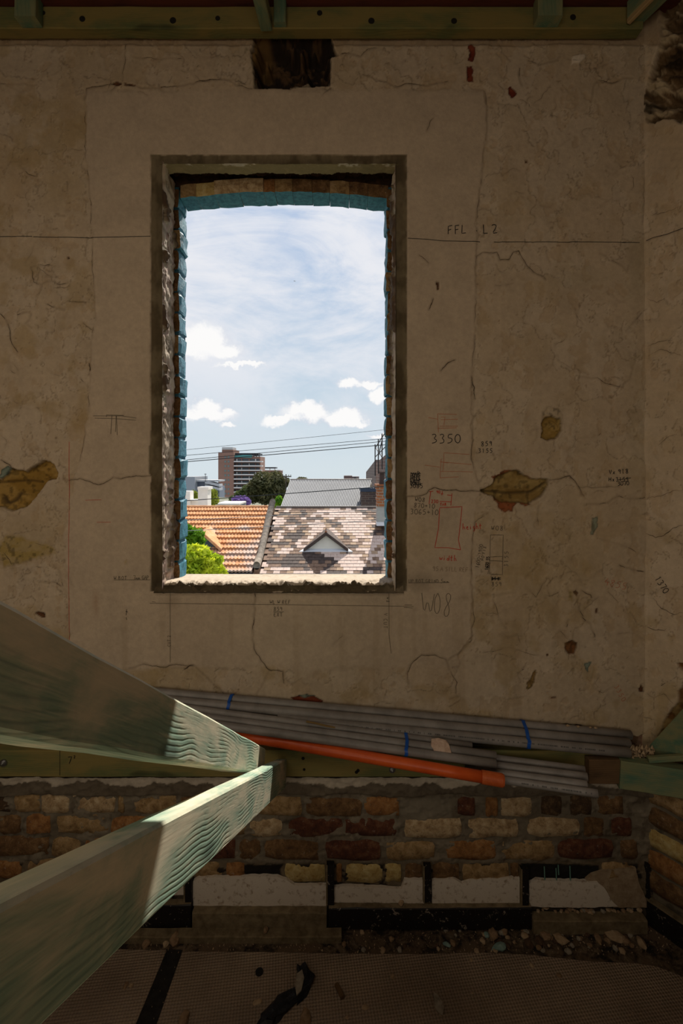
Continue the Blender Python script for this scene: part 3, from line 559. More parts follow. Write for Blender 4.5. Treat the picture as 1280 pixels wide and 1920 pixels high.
def line(*pts): 
    out = [pts[0]]
    for p0, p1 in zip(pts[:-1], pts[1:]):
        k = max(1, int(math.hypot(p1[0] - p0[0], p1[1] - p0[1]) / 4)); out += [(p0[0] + (p1[0] - p0[0]) * i / k, p0[1] + (p1[1] - p0[1]) * i / k) for i in range(1, k + 1)]
    return out
BLACK = mat('black_marker', color=(.012, .010, .009), rough=.6); PENCIL = mat('pencil_mark', color=(.12, .095, .065), rough=.6); FAINT = mat('faint_pencil_mark', color=(.25, .185, .125), rough=.8)
REDM = mat('red_marker', color=(.42, .035, .012), rough=.6); REDF = mat('faint_red_line', color=(.40, .14, .07), rough=.8)
WR = {}
def write(key, m, strokes, w, fn=wallpt, part='marking'):
    mb = WR.setdefault(key, (MB(), m, part))[0]
    for s in strokes: ribbon(mb, s, w, fn)
off2 = lambda px, py: wallpt(px, py, .0008)
write('black felt pen lettering FFL L2', BLACK, text_strokes('FFL', 838, 424, 16, -3, .82) + text_strokes('.', 890, 420, 14) + text_strokes('L2', 905, 421, 17, -2, .95), 1.5, off2)
write('black level line across the wall', BLACK, [line((-60, 443), (0, 443), (60, 443)), line((62, 444), (160, 445.5), (282, 443)), line((764, 447), (800, 449), (830, 452), (900, 453)), line((926, 453), (1060, 453.5), (1200, 454))], 1.1, off2)
write('black felt pen number 3350', BLACK, text_strokes('3350', 809, 814, 17, 0, .86), 1.5, off2)
write('black felt pen numbers 859 and 3155', BLACK, text_strokes('859', 902, 828, 8.5, -3, .9) + text_strokes('3155', 897, 841, 8, 0, .9), 1.2, off2)
write('black felt pen numbers 918 and 3070', BLACK, text_strokes('Vx', 1142, 881, 8, 0, .8) + text_strokes('918', 1158, 880, 8.5, -3, .85) + text_strokes('Hx3155', 1141, 895, 7.5, 0, .85) + [line((1158, 900), (1183, 896))] + text_strokes('3070', 1157, 903, 7.5, -3, .75), 1.2, off2)
write('pencil note W08 870+10 3065+10', PENCIL, text_strokes('W08', 778, 932, 8, 4, .85) + text_strokes('870+10', 776, 943, 8.5, 3, .8) + text_strokes('3065+10', 769, 954, 10, 2, .78), 1.3, off2)
_s = random.Random(5); scr = []
for k in range(7): y0 = 886 + k * 4; scr.append([(769 + i * 2.4, y0 + _s.uniform(-3.2, 3.2)) for i in range(9)])
for k in range(9): x0 = 770 + k * 2.0; scr.append([(x0 + _s.uniform(-1, 1), 886 + i * 4) for i in range(7)])
write('scribbled out black note by the window', BLACK, scr + text_strokes('3085', 768, 907, 8, 0, .8), 1.2, off2)
write('red sketched window with height and width', REDM, [line((824, 952), (866, 950), (861, 998), (859, 1012), (863, 1031)), line((824, 953), (822, 990), (815, 1027), (840, 1027), (863, 1031))] + text_strokes('height', 867, 983, 10, -2, .62) + text_strokes('width', 824, 1040, 10, 4, .68)
      + [line((807, 922), (804, 945)), line((804, 922), (812, 921)), line((847, 925), (845, 948)), line((838, 928), (846, 929)), line((824, 940), (845, 941)), line((829, 921), (828, 929)), line((826, 926), (831, 926))] + text_strokes('90', 818, 920, 5, 0, .8) + text_strokes('230', 808, 937, 6, 2, .8) + text_strokes('TAB', 825, 943, 5, 0, .85), 1.25, off2)
write('faint red sketches of the frame detail', REDF, [line((820, 776), (822, 811)), line((826, 782), (834, 782), (832, 797)), line((826, 787), (858, 786)), line((824, 799), (858, 799)), line((820, 776), (856, 777)), line((803, 783), (821, 786)), line((820, 803), (856, 802)),
      line((827, 860), (825, 885)), line((825, 866), (840, 868)), line((832, 866), (830, 884)), line((826, 884), (862, 884), (886, 885)), line((826, 866), (884, 871)), line((832, 850), (832, 866)), line((832, 849), (880, 852)), line((796, 872), (824, 876)), line((825, 896), (860, 894)), line((825, 885), (825, 897))], .9, off2)
write('faint pencil note on the sill line', FAINT, text_strokes('95 A SILL REF', 811, 1062, 8, 2, .72), 1.1, off2)
write('pencil note beside the sill', PENCIL, text_strokes('UP BOT GRIND 5mm', 766, 1086, 7, 0, .74) + [line((765, 1093), (842, 1092))], 1.0, off2)
write('large pencil W08', PENCIL, text_strokes('W', 790, 1112, 40, 2, .7) + text_strokes('O', 814, 1112, 40, 2, .5, .01, .52) + text_strokes('8', 834, 1110, 46, 6, .5, .01, .50), 1.2, off2)
write('pencil sketch of window W08', PENCIL, text_strokes('W08', 921, 986, 8.5, 0, .95) + [line((919, 1003), (943, 1003), (941, 1077), (917, 1076), (919, 1003)), line((918, 1044), (942, 1043)), line((918, 1051), (942, 1052)), line((914, 1076), (918, 1050))]
      + text_strokes('1600-1900', 891, 1064, 6.5, -80, .78) + text_strokes('NO FIX', 900, 1050, 6, -78, .85) + text_strokes('3155', 944, 1062, 7.5, -88, 1.05) + text_strokes('859', 921, 1091, 8, 0, .85), 1.0, off2)
write('black numbers on the pencil sketch', BLACK, text_strokes('1600.55', 908, 1068, 6, -82, .6) + text_strokes('852', 921, 1082, 5.5, 0, 1.0) + [line((920, 1084), (938, 1086)), line((920, 1087), (938, 1083))], 1.3, off2)
write('faint orange number 4855', REDF, text_strokes('4855', 1136, 1084, 13, 14, .85), .9, off2)
write('faint orange number 3350 written sideways', REDF, text_strokes('3350', 1160, 1284, 9, 62, 1.0), .9, off2)
write('pencil note WL W REF 859 EXT under the sill', PENCIL, text_strokes('WL W REF', 506, 1125, 7, 0, .8) + text_strokes('859', 513, 1138, 7, 0, .85) + [line((512, 1147), (532, 1147))] + text_strokes('EXT', 513, 1149, 7, 0, .85), 1.1, off2)
write('pencil note W BOT 7mm GAP', PENCIL, text_strokes('W BOT', 214, 1080, 7, 0, .8) + text_strokes('7mm GAP', 250, 1079, 7.5, 0, .6) + [line((214, 1087), (282, 1087))], 1.0, off2)
write('pencil setting out lines under the window', PENCIL, [line((281, 1131), (480, 1133), (775, 1137)), line((319, 1112), (319, 1242)), line((729, 1112), (729, 1190)), line((729, 1190), (733, 1225)), line((285, 1128), (292, 1129)), line((758, 1134), (772, 1134)), line((757, 1139), (773, 1140))]
      + text_strokes('CUT 2', 314, 1212, 6, -90, .8) + text_strokes('V CUT', 726, 1150, 7, 90, .95) + text_strokes('W8', 730, 1120, 6, 90, .95), .9, off2)
write('red plumb line at the left', REDM, [line((130, 828), (130, 1000)), line((129.5, 1000), (130, 1200)), line((182, 979), (208, 979)), line((160, 938), (190, 937))], .75, off2)
write('black marks at the left of the sill', BLACK, [line((238, 1142), (237, 1153)), line((236, 1146), (240, 1147)), line((237, 1157), (238, 1162)), line((362, 1300), (363, 1308))], 1.0, off2)
write('pencil sketch of a T joint', PENCIL, [line((175, 780), (230, 780), (256, 784)), line((178, 784), (215, 785), (255, 788)), line((200, 778), (232, 779)), line((200, 778), (200, 782)), line((210, 779), (208, 814)), line((218, 779), (217, 810)), line((219, 780), (220, 816)), line((232, 779), (231, 781))], 1.0, off2)
write('black number 1370 written down the right wall', BLACK, text_strokes('1370', 1238, 1079, 12, 58, .72), 1.2, rwallpt)
write('black level line continued on the right wall', BLACK, [line((1212, 452), (1225, 446), (1250, 440), (1282, 428))], 1.1, rwallpt)
for k, (mb, m, part) in WR.items(): mb.build(part, m, wall_right if 'right wall' in k else wall_back, label=k)

# ------------------------------------------------------------------ masonry behind, and the opening itself
STONE = mat('rough_masonry', noisy((.16, .09, .04), (.34, .23, .12), 22), rough=.95)
CONC = mat('plain_render', noisy((.36, .28, .2), (.44, .35, .25), 8), rough=.95)
OUTX0, OUTX1 = -.643, .177; OUTZ0 = CZ - .441
core = MB()
core.box((-2.1, 1.935, -.2), (OUTX0 - .10, 2.02, 3.6)); core.box((OUTX1 + .10, 1.935, -.2), (1.5, 2.02, 3.6))
core.box((OUTX0 - .10, 1.935, CZ + 1.20), (OUTX1 + .10, 2.02, 3.6)); core.box((OUTX0 - .10, 1.935, -.2), (OUTX1 + .10, 2.02, OUTZ0 - .05))
core.build('masonry_core', STONE, wall_back)
win = bpy.data.objects.new('window_1', None); win.location = P(522, 1098, WD); link(win, None, 'bare rectangular window opening with no sash, ragged brick jambs and blue outer reveal', None, None, 'structure')
XL = (OPEN[0] - CX) / F * WD; XR = (OPEN[1] - CX) / F * WD; ZT = CZ + (HY - OPEN[2]) / F * WD; ZB = CZ + (HY - OPEN[3]) / F * WD
def reveal(name, mk, n_a, n_b, amp, colfn, label):
    A, B = np.meshgrid(np.linspace(0, 1, n_a), np.linspace(0, 1, n_b)); (x, y, z), col = mk(A, B)
    return grid_mesh(name, x, y, z, col, np.ones((n_b - 1, n_a - 1), bool), PLASTER, win, label=label)
def jamb(side):
    def mk(A, B):   # A: depth 1.8 -> 1.94, B: bottom -> top
        y = WD - .004 + A * .14; z = ZB - .02 + B * (ZT - ZB + .03)
        c = (z / .086) % 1.0; joint = np.exp(-((c - .5) / .10) ** 2); k = fbm(z / .03, y / .03 + side * 9, 201, 4, .6); k2 = fbm(z / .11 + side * 7, y / .09, 207, 4, .6)
        d = (k - .5) * .016 + (k2 - .5) * .018 - joint * .006 * (k2 > .5) - sstep(k2, .60, .64) * .014
        d = d * sstep(A, 0, .10)
        edge = (fbm(z / .02, y * 0 + side, 211, 3) - .5) * .010 * np.exp(-(A / .08) ** 2)
        x = (XL - d - .004 * A) if side < 0 else (XR + d + .002 * A)
        col = np.array([.50, .40, .30]) * np.ones(A.shape + (3,)); L = lambda m: m[..., None]
        for m, c_ in [(sstep(k2, .40, .5), (.46, .32, .26)), (sstep(k2, .50, .56), (.40, .33, .24)), (sstep(k2, .60, .64), (.10, .06, .035)), (sstep(k, .58, .66) * .6, (.16, .10, .05)), (joint * .5, (.12, .08, .045))]:
            col = col * (1 - L(m)) + np.array(c_) * L(m)
        return (x, y + edge, z), col
    return mk
reveal('inner_jamb', jamb(-1), 36, 420, 0, None, 'left jamb, rough remains of plaster over brick'); reveal('inner_jamb', jamb(1), 36, 420, 0, None, 'right jamb, pale ragged plaster edge')
def head(A, B):   # A: across, B: depth
    x = XL - .01 + A * (XR - XL + .02); y = WD - .002 + B * .145
    lim = .42 + .16 * (fbm(x / .05, x * 0, 221, 4) - .5) + .06 * (fbm(x / .012, x * 0, 223, 3) - .5)
    brk = sstep(B, lim, lim + .03); k = fbm(x / .03, y / .03, 225, 4, .6)
    z = ZT + brk * (.045 + (k - .5) * .05) + (k - .5) * .006
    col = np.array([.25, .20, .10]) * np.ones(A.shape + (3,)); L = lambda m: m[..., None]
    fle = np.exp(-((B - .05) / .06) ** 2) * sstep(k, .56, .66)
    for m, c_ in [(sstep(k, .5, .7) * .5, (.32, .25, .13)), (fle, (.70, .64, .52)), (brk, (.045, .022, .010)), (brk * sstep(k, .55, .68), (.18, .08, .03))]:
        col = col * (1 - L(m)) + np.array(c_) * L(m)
    return (x, y, z), col
reveal('head_soffit', head, 260, 40, 0, None, 'ragged cement soffit above the opening')
def sill(A, B):   # B: 0 at the wall face, 1 outside
    x = XL - .03 + A * (XR - XL + .06); k = fbm(x / .04, B / .22, 231, 5, .6); k3 = fbm(x / .014, B / .09, 235, 4, .6)
    y = np.where(B < .3, WD - .012 + (B / .3) * .03, WD + .018 + (B - .3) / .7 * .215)
    top = CZ - .424 - .016 * sstep(B, .3, 1); front = CZ - .458
    z = front + (top - front) * sstep(B, .02, .33) + (k - .5) * .030 * np.exp(-((B - .24) / .15) ** 2) + (k3 - .5) * .024 * np.exp(-((B - .25) / .15) ** 2) + (k3 - .5) * .002
    y = y - (k - .5) * .018 * np.exp(-((B - .12) / .12) ** 2)
    col = np.array([.52, .43, .33]) * np.ones(A.shape + (3,)); L = lambda m: m[..., None]
    for m, c_ in [(sstep(k3, .5, .7) * .4, (.36, .27, .18)), (sstep(.27 + .1 * (k - .5) - B, 0, .04), (.105, .078, .045)), (sstep(x, .14, .2) * sstep(.9 - B, 0, .2) * .6, (.24, .19, .13))]:  # right end darkened in colour for the jamb's shadow
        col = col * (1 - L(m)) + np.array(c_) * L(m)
    return (x, y, z), col
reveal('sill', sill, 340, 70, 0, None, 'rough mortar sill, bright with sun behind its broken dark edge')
sb = MB(); sb.box((OUTX0 - .1, 1.86, OUTZ0 - .07), (OUTX1 + .1, 2.03, OUTZ0 - .006)); sb.build('sill_bed', STONE, win)

# bricks ---------------------------------------------------------------
BLUE = mat('blue_wall_paint', noisy((.018, .10, .165), (.06, .24, .33), 60, .9, .004, .3, .62), rough=.6)
def brick_mesh(seed, name='brick'):
    """unit brick face 1 x 1, depth 1; front at y = -.5; rows of vertices pushed about, worn corners"""
    r = random.Random(seed); nx, nz = 5, 4; vs = []; fs = []
    for layer in (0, 1, 2):
        for j in range(nz):
            for i in range(nx):
                if layer and not (i in (0, nx - 1) or j in (0, nz - 1)): continue
    grid = {}
    for j in range(nz):
        for i in range(nx):
            x = i / (nx - 1) - .5; z = j / (nz - 1) - .5; ex = i in (0, nx - 1); ez = j in (0, nz - 1)
            x *= .965 if ex else 1; z *= .92 if ez else 1
            if ex and ez: x *= .965; z *= .86
            x += r.uniform(-.018, .018); z += r.uniform(-.06, .06); y = -.5 + r.uniform(0, .16) + (.12 if (ex or ez) else 0)
            grid[i, j] = len(vs); vs.append((x, y, z))
    for j in range(nz - 1):
        for i in range(nx - 1): fs.append((grid[i, j], grid[i + 1, j], grid[i + 1, j + 1], grid[i, j + 1]))
    ring = [(i, 0) for i in range(nx)] + [(nx - 1, j) for j in range(1, nz)] + [(i, nz - 1) for i in range(nx - 2, -1, -1)] + [(0, j) for j in range(nz - 2, 0, -1)]
    b0 = len(vs)
    for (i, j) in ring:
        v = vs[grid[i, j]]; vs.append((v[0] * 1.04, .5, v[2] * 1.05))
    n = len(ring)
    for k in range(n): a = grid[ring[k]]; c = grid[ring[(k + 1) % n]]; fs.append((c, a, b0 + k, b0 + (k + 1) % n))
    me = bpy.data.meshes.new(name); me.from_pydata(vs, [], fs); me.materials.append(None); me.polygons.foreach_set('use_smooth', [True] * len(fs)); me.update(); return me
BRM = [brick_mesh(i) for i in range(9)]
def put_brick(center, size, m, parent, rot=None, name='brick', k=None):
    o = bpy.data.objects.new(name, BRM[rng.randrange(9) if k is None else k]); o.location = Vector(center) - wloc(parent); o.scale = size
    if rot is not None: o.rotation_euler = rot
    link(o, parent); o.material_slots[0].link = 'OBJECT'; o.material_slots[0].material = m; return o
# outer leaf bricks beside the opening: brown face to the room, blue paint on the reveal
def jamb_brick(side, z0, z1, r):
    d = r.uniform(-.004, .004); x = OUTX0 + d if side < 0 else OUTX1 + d; w = .11 * side
    n = 5; vs = []; fs = []; mi = []
    ys = [1.93, 1.955, 1.99, 2.022]; zs = [z0 + .003, z0 + .010, (z0 + z1) / 2, z1 - .010, z1 - .003]
    g = {}
    for j, z in enumerate(zs):
        for i, y in enumerate(ys):
            e = (.004 if j in (0, 4) else 0) + (.003 if i in (0, 3) else 0)
            g[i, j] = len(vs); vs.append((x + side * (e + r.uniform(-.0025, .003)), y + (r.uniform(-.003, .003) if i else r.uniform(-.002, .006)), z + r.uniform(-.003, .003)))
    for j, z in enumerate(zs):
        g[-1, j] = len(vs); vs.append((x + w, 1.93 + (.012 if j in (0, 4) else 0) + r.uniform(-.004, .004), z))
    for j in range(4):
        for i in range(3): f = (g[i, j], g[i + 1, j], g[i + 1, j + 1], g[i, j + 1]); fs.append(f if side < 0 else f[::-1]); mi.append(1)
        f = (g[-1, j], g[0, j], g[0, j + 1], g[-1, j + 1]); fs.append(f if side < 0 else f[::-1]); mi.append(0)
    b0 = [g[i, 0] for i in range(4)]; 
    q = len(vs); vs += [(x + w, 2.022, zs[0]), (x + w, 2.022, zs[-1])]
    fs += [tuple([g[-1, 0]] + [g[i, 0] for i in range(4)] + [q]), tuple([g[-1, 4]] + [g[i, 4] for i in range(4)] + [q + 1])]; mi += [1, 1]
    return meshobj('jamb_brick', vs, fs, [BR['buff'] if r.random() < .3 else BR['brown'], BLUE], win, False, mi)
rr = random.Random(3)
z = OUTZ0 - .01
while z < CZ + 1.10:
    for s in (-1, 1): jamb_brick(s, z, z + .080, rr)
    z += .083
mj = MB(); 
for s, x in ((-1, OUTX0), (1, OUTX1)): mj.box((min(x + s * .008, x + s * .12), 1.938, OUTZ0 - .02), (max(x + s * .008, x + s * .12), 2.018, CZ + 1.13))
mj.build('jamb_mortar', mat('painted_mortar', noisy((.02, .075, .12), (.05, .15, .20), 60), rough=.8), win)
# flat arch over the outer leaf
tones = ['buff', 'yellow', 'cream', 'cream', 'orange', 'buff', 'brown', 'brown', 'buff', 'brown', 'brown']
xa = [338, 367, 402, 449, 494, 515, 548, 585, 618, 655, 690, 728]
def archz(x):  t = (x - (OUTX0 + OUTX1) / 2) / ((OUTX1 - OUTX0) / 2); return CZ + 1.112 - .026 * t * t
for i, tname in enumerate(tones):
    x0 = (xa[i] - CX) / F * 1.93; x1 = (xa[i + 1] - CX) / F * 1.93 - .001; n = 4; vs = []; fs = []; mi = []
    cols = [x0 + (x1 - x0) * k / (n - 1) for k in range(n)]
    pr = .010 if i in (2, 3) else 0
    for k, x in enumerate(cols):
        zb = archz(x) + rr.uniform(-.002, .002) - .008; e = .0025 if k in (0, n - 1) else 0
        vs += [(x, 1.93 - pr + e, zb + .055), (x, 1.928 - pr + e + rr.uniform(-.003, .003), zb + .030), (x, 1.93 - pr * .5 + e + rr.uniform(-.003, .003), zb + .004), (x, 1.98, zb), (x, 2.024, zb + rr.uniform(-.002, .002)), (x, 2.024, zb + .09)]
    for k in range(n - 1):
        for j in range(5): fs.append((6 * k + j, 6 * k + j + 1, 6 * k + 7 + j, 6 * k + 6 + j)); mi.append(1 if j in (2, 3) else 0)
    fs += [(5, 4, 3, 2, 1, 0), tuple(6 * (n - 1) + q for q in range(6))]; mi += [0, 0]
    meshobj('arch_brick', vs, fs, [BR[tname], BLUE], win, False, mi)
ab = MB(); ab.box((OUTX0 - .1, 1.955, CZ + 1.135), (OUTX1 + .1, 2.018, CZ + 1.25)); ab.build('arch_backing', mat('blackened_masonry', noisy((.02, .012, .007), (.07, .035, .018), 40), rough=.95), win)

# ------------------------------------------------------------------ lower brick wall
LD = 1.75
lu = np.arange(-340, 1250, 2.2); lv = np.arange(1768, 1452, -2.2)
LU, LV = np.meshgrid(lu, lv)
k = fbm(LU / 18, LV / 12, 301, 4); k2 = fbm(LU / 60, LV / 30, 303, 4); k3 = fbm(LU / 5, LV / 5, 305, 3)
LH = (k - .5) * .016 + (k3 - .5) * .004
lc = np.array([.165, .135, .095]) * np.ones(LU.shape + (3,)); Lm = lambda m: m[..., None]
def lb(m, c):
    global lc
    lc = lc * (1 - Lm(m)) + np.array(c) * Lm(m)
lb(sstep(k, .5, .7) * .7, (.24, .20, .145)); lb(sstep(k2, .5, .7) * .5, (.09, .065, .04)); lb(sstep(fbm(LU / 9, LV / 9, 307, 3), .62, .7) * .5, (.06, .04, .025))
topb = sstep(1492 + (k2 - .5) * 14 - LV, 0, 4); lb(topb * .6, (.10, .075, .05)); LH = LH + topb * .012
white = sstep(1466 + 26 * (fbm(LU / 26, LV * 0, 309, 3) - .45) - LV + 4 * (k3 - .5), -1, 1.5); lb(white * .9, (.50, .43, .34)); LH = LH + white * .002
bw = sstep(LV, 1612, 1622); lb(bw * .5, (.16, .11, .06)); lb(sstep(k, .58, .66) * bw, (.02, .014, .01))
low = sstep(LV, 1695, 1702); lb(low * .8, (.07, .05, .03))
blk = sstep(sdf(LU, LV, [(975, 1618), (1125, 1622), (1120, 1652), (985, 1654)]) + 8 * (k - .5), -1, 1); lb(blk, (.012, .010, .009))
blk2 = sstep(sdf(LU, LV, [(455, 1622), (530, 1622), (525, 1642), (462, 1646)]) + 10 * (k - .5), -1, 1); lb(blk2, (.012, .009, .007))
pk = sstep(sdf(LU, LV, [(840, 1500), (845, 1532), (755, 1532), (752, 1500)]) + 4, -1, 4); lb(pk * .7, (.20, .17, .125))
BASE_M = PLASTER
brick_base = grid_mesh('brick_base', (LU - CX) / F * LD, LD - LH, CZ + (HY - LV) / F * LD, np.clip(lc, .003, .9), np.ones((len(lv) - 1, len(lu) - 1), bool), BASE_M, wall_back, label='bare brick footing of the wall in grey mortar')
ROWS = [
 (1514, 33, [(-120, -50, 'buff'), (-45, 17, 'dark'), (26, 74, 'buff'), (77, 128, 'cream'), (134, 213, 'cream'), (220, 232, 'buff'), (251, 331, 'buff'), (338, 400, 'brown'), (408, 474, 'buff'), (483, 565, 'buff'), (573, 677, 'brown'), (683, 749, 'orange'), (858, 890, 'red'), (911, 933, 'orange'), (940, 996, 'cream'), (1016, 1053, 'dark'), (1070, 1109, 'dark'), (1121, 1170, 'brown')]),
 (1554, 33, [(-110, -8, 'brown'), (-2, 36, 'brown'), (49, 93, 'orange'), (105, 202, 'buff'), (208, 300, 'orange'), (310, 388, 'brown'), (395, 460, 'buff'), (468, 528, 'cream'), (541, 641, 'red'), (647, 742, 'red'), (759, 864, 'cream'), (878, 971, 'cream'), (991, 1086, 'cream'), (1096, 1132, 'brown'), (1147, 1183, 'red')]),
 (1596, 34, [(-130, -30, 'buff'), (-22, 89, 'brown'), (97, 148, 'buff'), (158, 250, 'orange'), (262, 350, 'brown'), (360, 440, 'red'), (448, 487, 'brown'), (496, 598, 'brown'), (610, 713, 'red'), (724, 814, 'buff'), (836, 929, 'orange'), (942, 1039, 'buff'), (1047, 1149, 'red'), (1165, 1195, 'brown')]),
 (1638, 32, [(-70, 38, 'orange'), (50, 140, 'buff'), (150, 250, 'brown'), (262, 350, 'buff'), (365, 415, 'buff'), (424, 458, 'orange'), (534, 610, 'yellow'), (630, 641, 'orange'), (648, 716, 'yellow'), (722, 752, 'yellow'), (760, 794, 'brown'), (811, 860, 'brown'), (868, 955, 'buff'), (958, 974, 'brown'), (1130, 1190, 'buff')]),
]
for cy, hh, bricks in ROWS:
    for (x0, x1, tn) in bricks:
        xm = (x0 + x1) / 2; dy = -7 * min(1, max(0, (500 - xm) / 450)) - (2 if xm > 1000 else 0)
        c = P(xm, cy + dy, LD - .006); c.y = LD + .0125 - rng.uniform(0, .006)
        put_brick(c, ((x1 - x0) / F * LD * 1.03, .042, hh / F * LD * 1.10), BR[tn], brick_base, (rng.uniform(-.02, .02), rng.uniform(-.02, .02), rng.uniform(-.02, .02)))
# right splay footing and its bricks
sbm = MB(); q0 = RC.copy(); q0.z = -.1; q1 = RC + RDIR * 1.6; q1.z = -.1; q0 += RN * .03 - RDIR * .02
sbm.prism([q0, q0 + (q1 - RC) * 1 + Vector((0, 0, 0)) + Vector((0, 0, .1 - q1.z * 0 + CZ - CZ)) * 0 + Vector((0, 0, -q1.z - .1)), ], (0, 0, .1)) if False else None
pts = []
for s in np.linspace(0, 1.6, 60):
    for zz_ in np.linspace(-.02, .535, 24): pass
A, B = np.meshgrid(np.concatenate([np.linspace(-.03, .3, 80), np.linspace(.32, 1.6, 20)]), np.linspace(-.02, .545, 130))
kx = fbm(A / .03, B / .02, 321, 4); hh_ = .032 + (kx - .5) * .012
cc = np.array([.16, .13, .09]) * np.ones(A.shape + (3,)); cc = cc * (1 - .5 * sstep(kx, .5, .7)[..., None])
wr_base = grid_mesh('brick_base', RC.x + RDIR.x * A + RN.x * hh_, RC.y + RDIR.y * A + RN.y * hh_, B, cc, np.ones((129, 99), bool), PLASTER, wall_right, label='brick footing under the side wall')
ang = math.atan2(RDIR.y, RDIR.x)
for j, (zc) in enumerate([.470, .392, .312, .232, .152]):
    s = .0 if j % 2 else -.06
    for i in range(5):
        L_ = .215; s0 = max(s, .004); s1 = s + L_
        if s1 - s0 > .03 :
            c = RC + RDIR * ((s0 + s1) / 2) + RN * .030; c.z = zc
            put_brick(c, ((s1 - s0), .045, .066), BR[['buff', 'brown', 'yellow', 'orange', 'brown'][(i * 2 + j) % 5]], wr_base, (0, 0, ang))
        s += L_ + .014

# ------------------------------------------------------------------ low plaster remains, battens and skirting
WHITE = mat('dirty_white_plaster', noisy((.30, .22, .15), (.60, .53, .45), 55, .5, .003, .30, .46), rough=.95)
BROWNPL = mat('brown_undercoat_plaster', noisy((.22, .15, .09), (.34, .26, .17), 45), rough=.95)
def slab(name, pts, d0, th, m, parent, label=None, seed=0, j=.8):
    w = wiggle(list(pts) + [pts[0]], j, 7, seed)[:-1]; mb = MB()
    front = [P(x, y, d0) for x, y in w]; mb.prism(front, (0, th, 0)); return mb.build(name, m, parent, label=label)
slab('plaster_remnant', [(300, 1652), (345, 1650), (345, 1678), (290, 1680)], 1.733, .012, WHITE, brick_base, None, 1)
slab('plaster_remnant', [(362, 1652), (372, 1646), (440, 1645), (500, 1643), (520, 1644), (537, 1650), (552, 1660), (611, 1660), (611, 1699), (362, 1699)], 1.733, .012, WHITE, brick_base, None, 2)
slab('plaster_remnant', [(626, 1664), (650, 1662), (700, 1664), (752, 1667), (758, 1650), (795, 1650), (795, 1694), (626, 1692)], 1.733, .012, WHITE, brick_base, None, 3)
slab('plaster_remnant', [(810, 1652), (850, 1648), (866, 1657), (886, 1650), (976, 1646), (976, 1696), (810, 1694)], 1.733, .012, WHITE, brick_base, None, 4)
slab('plaster_remnant', [(992, 1657), (1006, 1650), (1030, 1652), (1120, 1654), (1132, 1664), (1146, 1688), (1158, 1700), (1100, 1702), (992, 1700)], 1.732, .013, WHITE, brick_base, None, 5)
slab('plaster_remnant', [(1098, 1650), (1110, 1640), (1140, 1630), (1192, 1628), (1196, 1650), (1212, 1690), (1212, 1702), (1150, 1702), (1130, 1662)], 1.738, .010, BROWNPL, brick_base, 'brown undercoat remnant in the corner', 6)
def m_blackpaint(b, p, co):
    g = b.new('ShaderNodeNewGeometry').outputs['Position']; n = b.noise(g, 26, 6, .7, .5); n2 = b.noise(g, 120, 3, .6)
    f = b.math('MAXIMUM', b.sstep(n, .62, .65), b.sstep(n2, .67, .70)); b.put(p.inputs['Base Color'], b.mix(f, (.012, .010, .010), (.26, .22, .18)))
    b.put(p.inputs['Normal'], b.bump(n, .4, .003))
BLKP = mat('flaking_black_paint', m_blackpaint, rough=.45)
OLIVE = mat('bare_dusty_wood', noisy((.11, .08, .045), (.22, .17, .10), 30), rough=.95)
def ground_box(name, px0, px1, d0, d1, z0, z1, m, label, cat, group=None, top=None):
    x0 = (px0 - CX) / F * d0; x1 = (px1 - CX) / F * d0; t = thing(name, label, cat, ((x0 + x1) / 2, (d0 + d1) / 2, z0), group)
    n = max(2, int((x1 - x0) / .05)); r = random.Random(int(px0)); mb = MB()
    for i in range(n + 1):
        x = x0 + (x1 - x0) * i / n; a = r.uniform(-.0015, .0015); c = .003
        mb.v += [Vector(q) for q in ((x, d1, z0), (x, d0 + a, z0), (x, d0 + a, z1 - c), (x, d0 + c + a, z1 + a), (x, d1, z1 + a))]
        if i:
            b0 = 5 * (i - 1)
            for j in range(5): mb.f.append((b0 + j, b0 + (j + 1) % 5, b0 + 5 + (j + 1) % 5, b0 + 5 + j)); mb.m.append(1 if (j == 3 and top) else 0)
    mb.f += [(4, 3, 2, 1, 0), tuple(5 * n + q for q in range(5))]; mb.m += [0, 0]
    mb.build('board', [m, top or m], t); return t
sk1 = ground_box('skirting_board', 616, 997, 1.712, 1.738, .012, .086, BLKP, 'black painted skirting board, chipped, below the three upright battens', 'skirting board', None, OLIVE)
sk2 = ground_box('skirting_board', 150, 357, 1.712, 1.738, .014, .098, BLKP, 'black painted skirting board partly hidden under the sloping green timber', 'skirting board', None, OLIVE)
ground_box('wooden_plinth', 360, 612, 1.705, 1.738, .012, .076, OLIVE, 'bare dusty brown plinth board between the two black skirting boards', 'board', None, OLIVE)
ground_box('wooden_plinth', 1000, 1214, 1.700, 1.738, .005, .052, OLIVE, 'low bare plinth covered in rubble in the right corner', 'board', None, OLIVE)
ground_box('wooden_rail', 150, 640, 1.672, 1.705, .0, .024, OLIVE, 'low dusty rail lying along the foot of the wall', 'rail', None, OLIVE)
for (x0, x1, y0, y1, lb_) in [(345, 359, 1648, 1700, 'black upright batten nearest the sloping timber'), (612, 626, 1622, 1697, 'black upright batten at the left end of the black skirting board'), (794, 808, 1624, 1692, 'middle black upright batten on the footing'), (977, 991, 1630, 1698, 'black upright batten at the right end of the black skirting board')]:
    d = 1.722; t = thing('batten', lb_, 'batten', P((x0 + x1) / 2, y1, d)); mb = MB(); a = P(x0, y1, d); b_ = P(x1, y0, d)
    mb.box((a.x, d, a.z), (b_.x, d + .018, b_.z)); mb.build('strip', BLKP, t); e = MB(); e.box((a.x - .002, d - .0015, a.z), (a.x + .0035, d + .018, b_.z)); e.build('bare_edge', OLIVE, t)
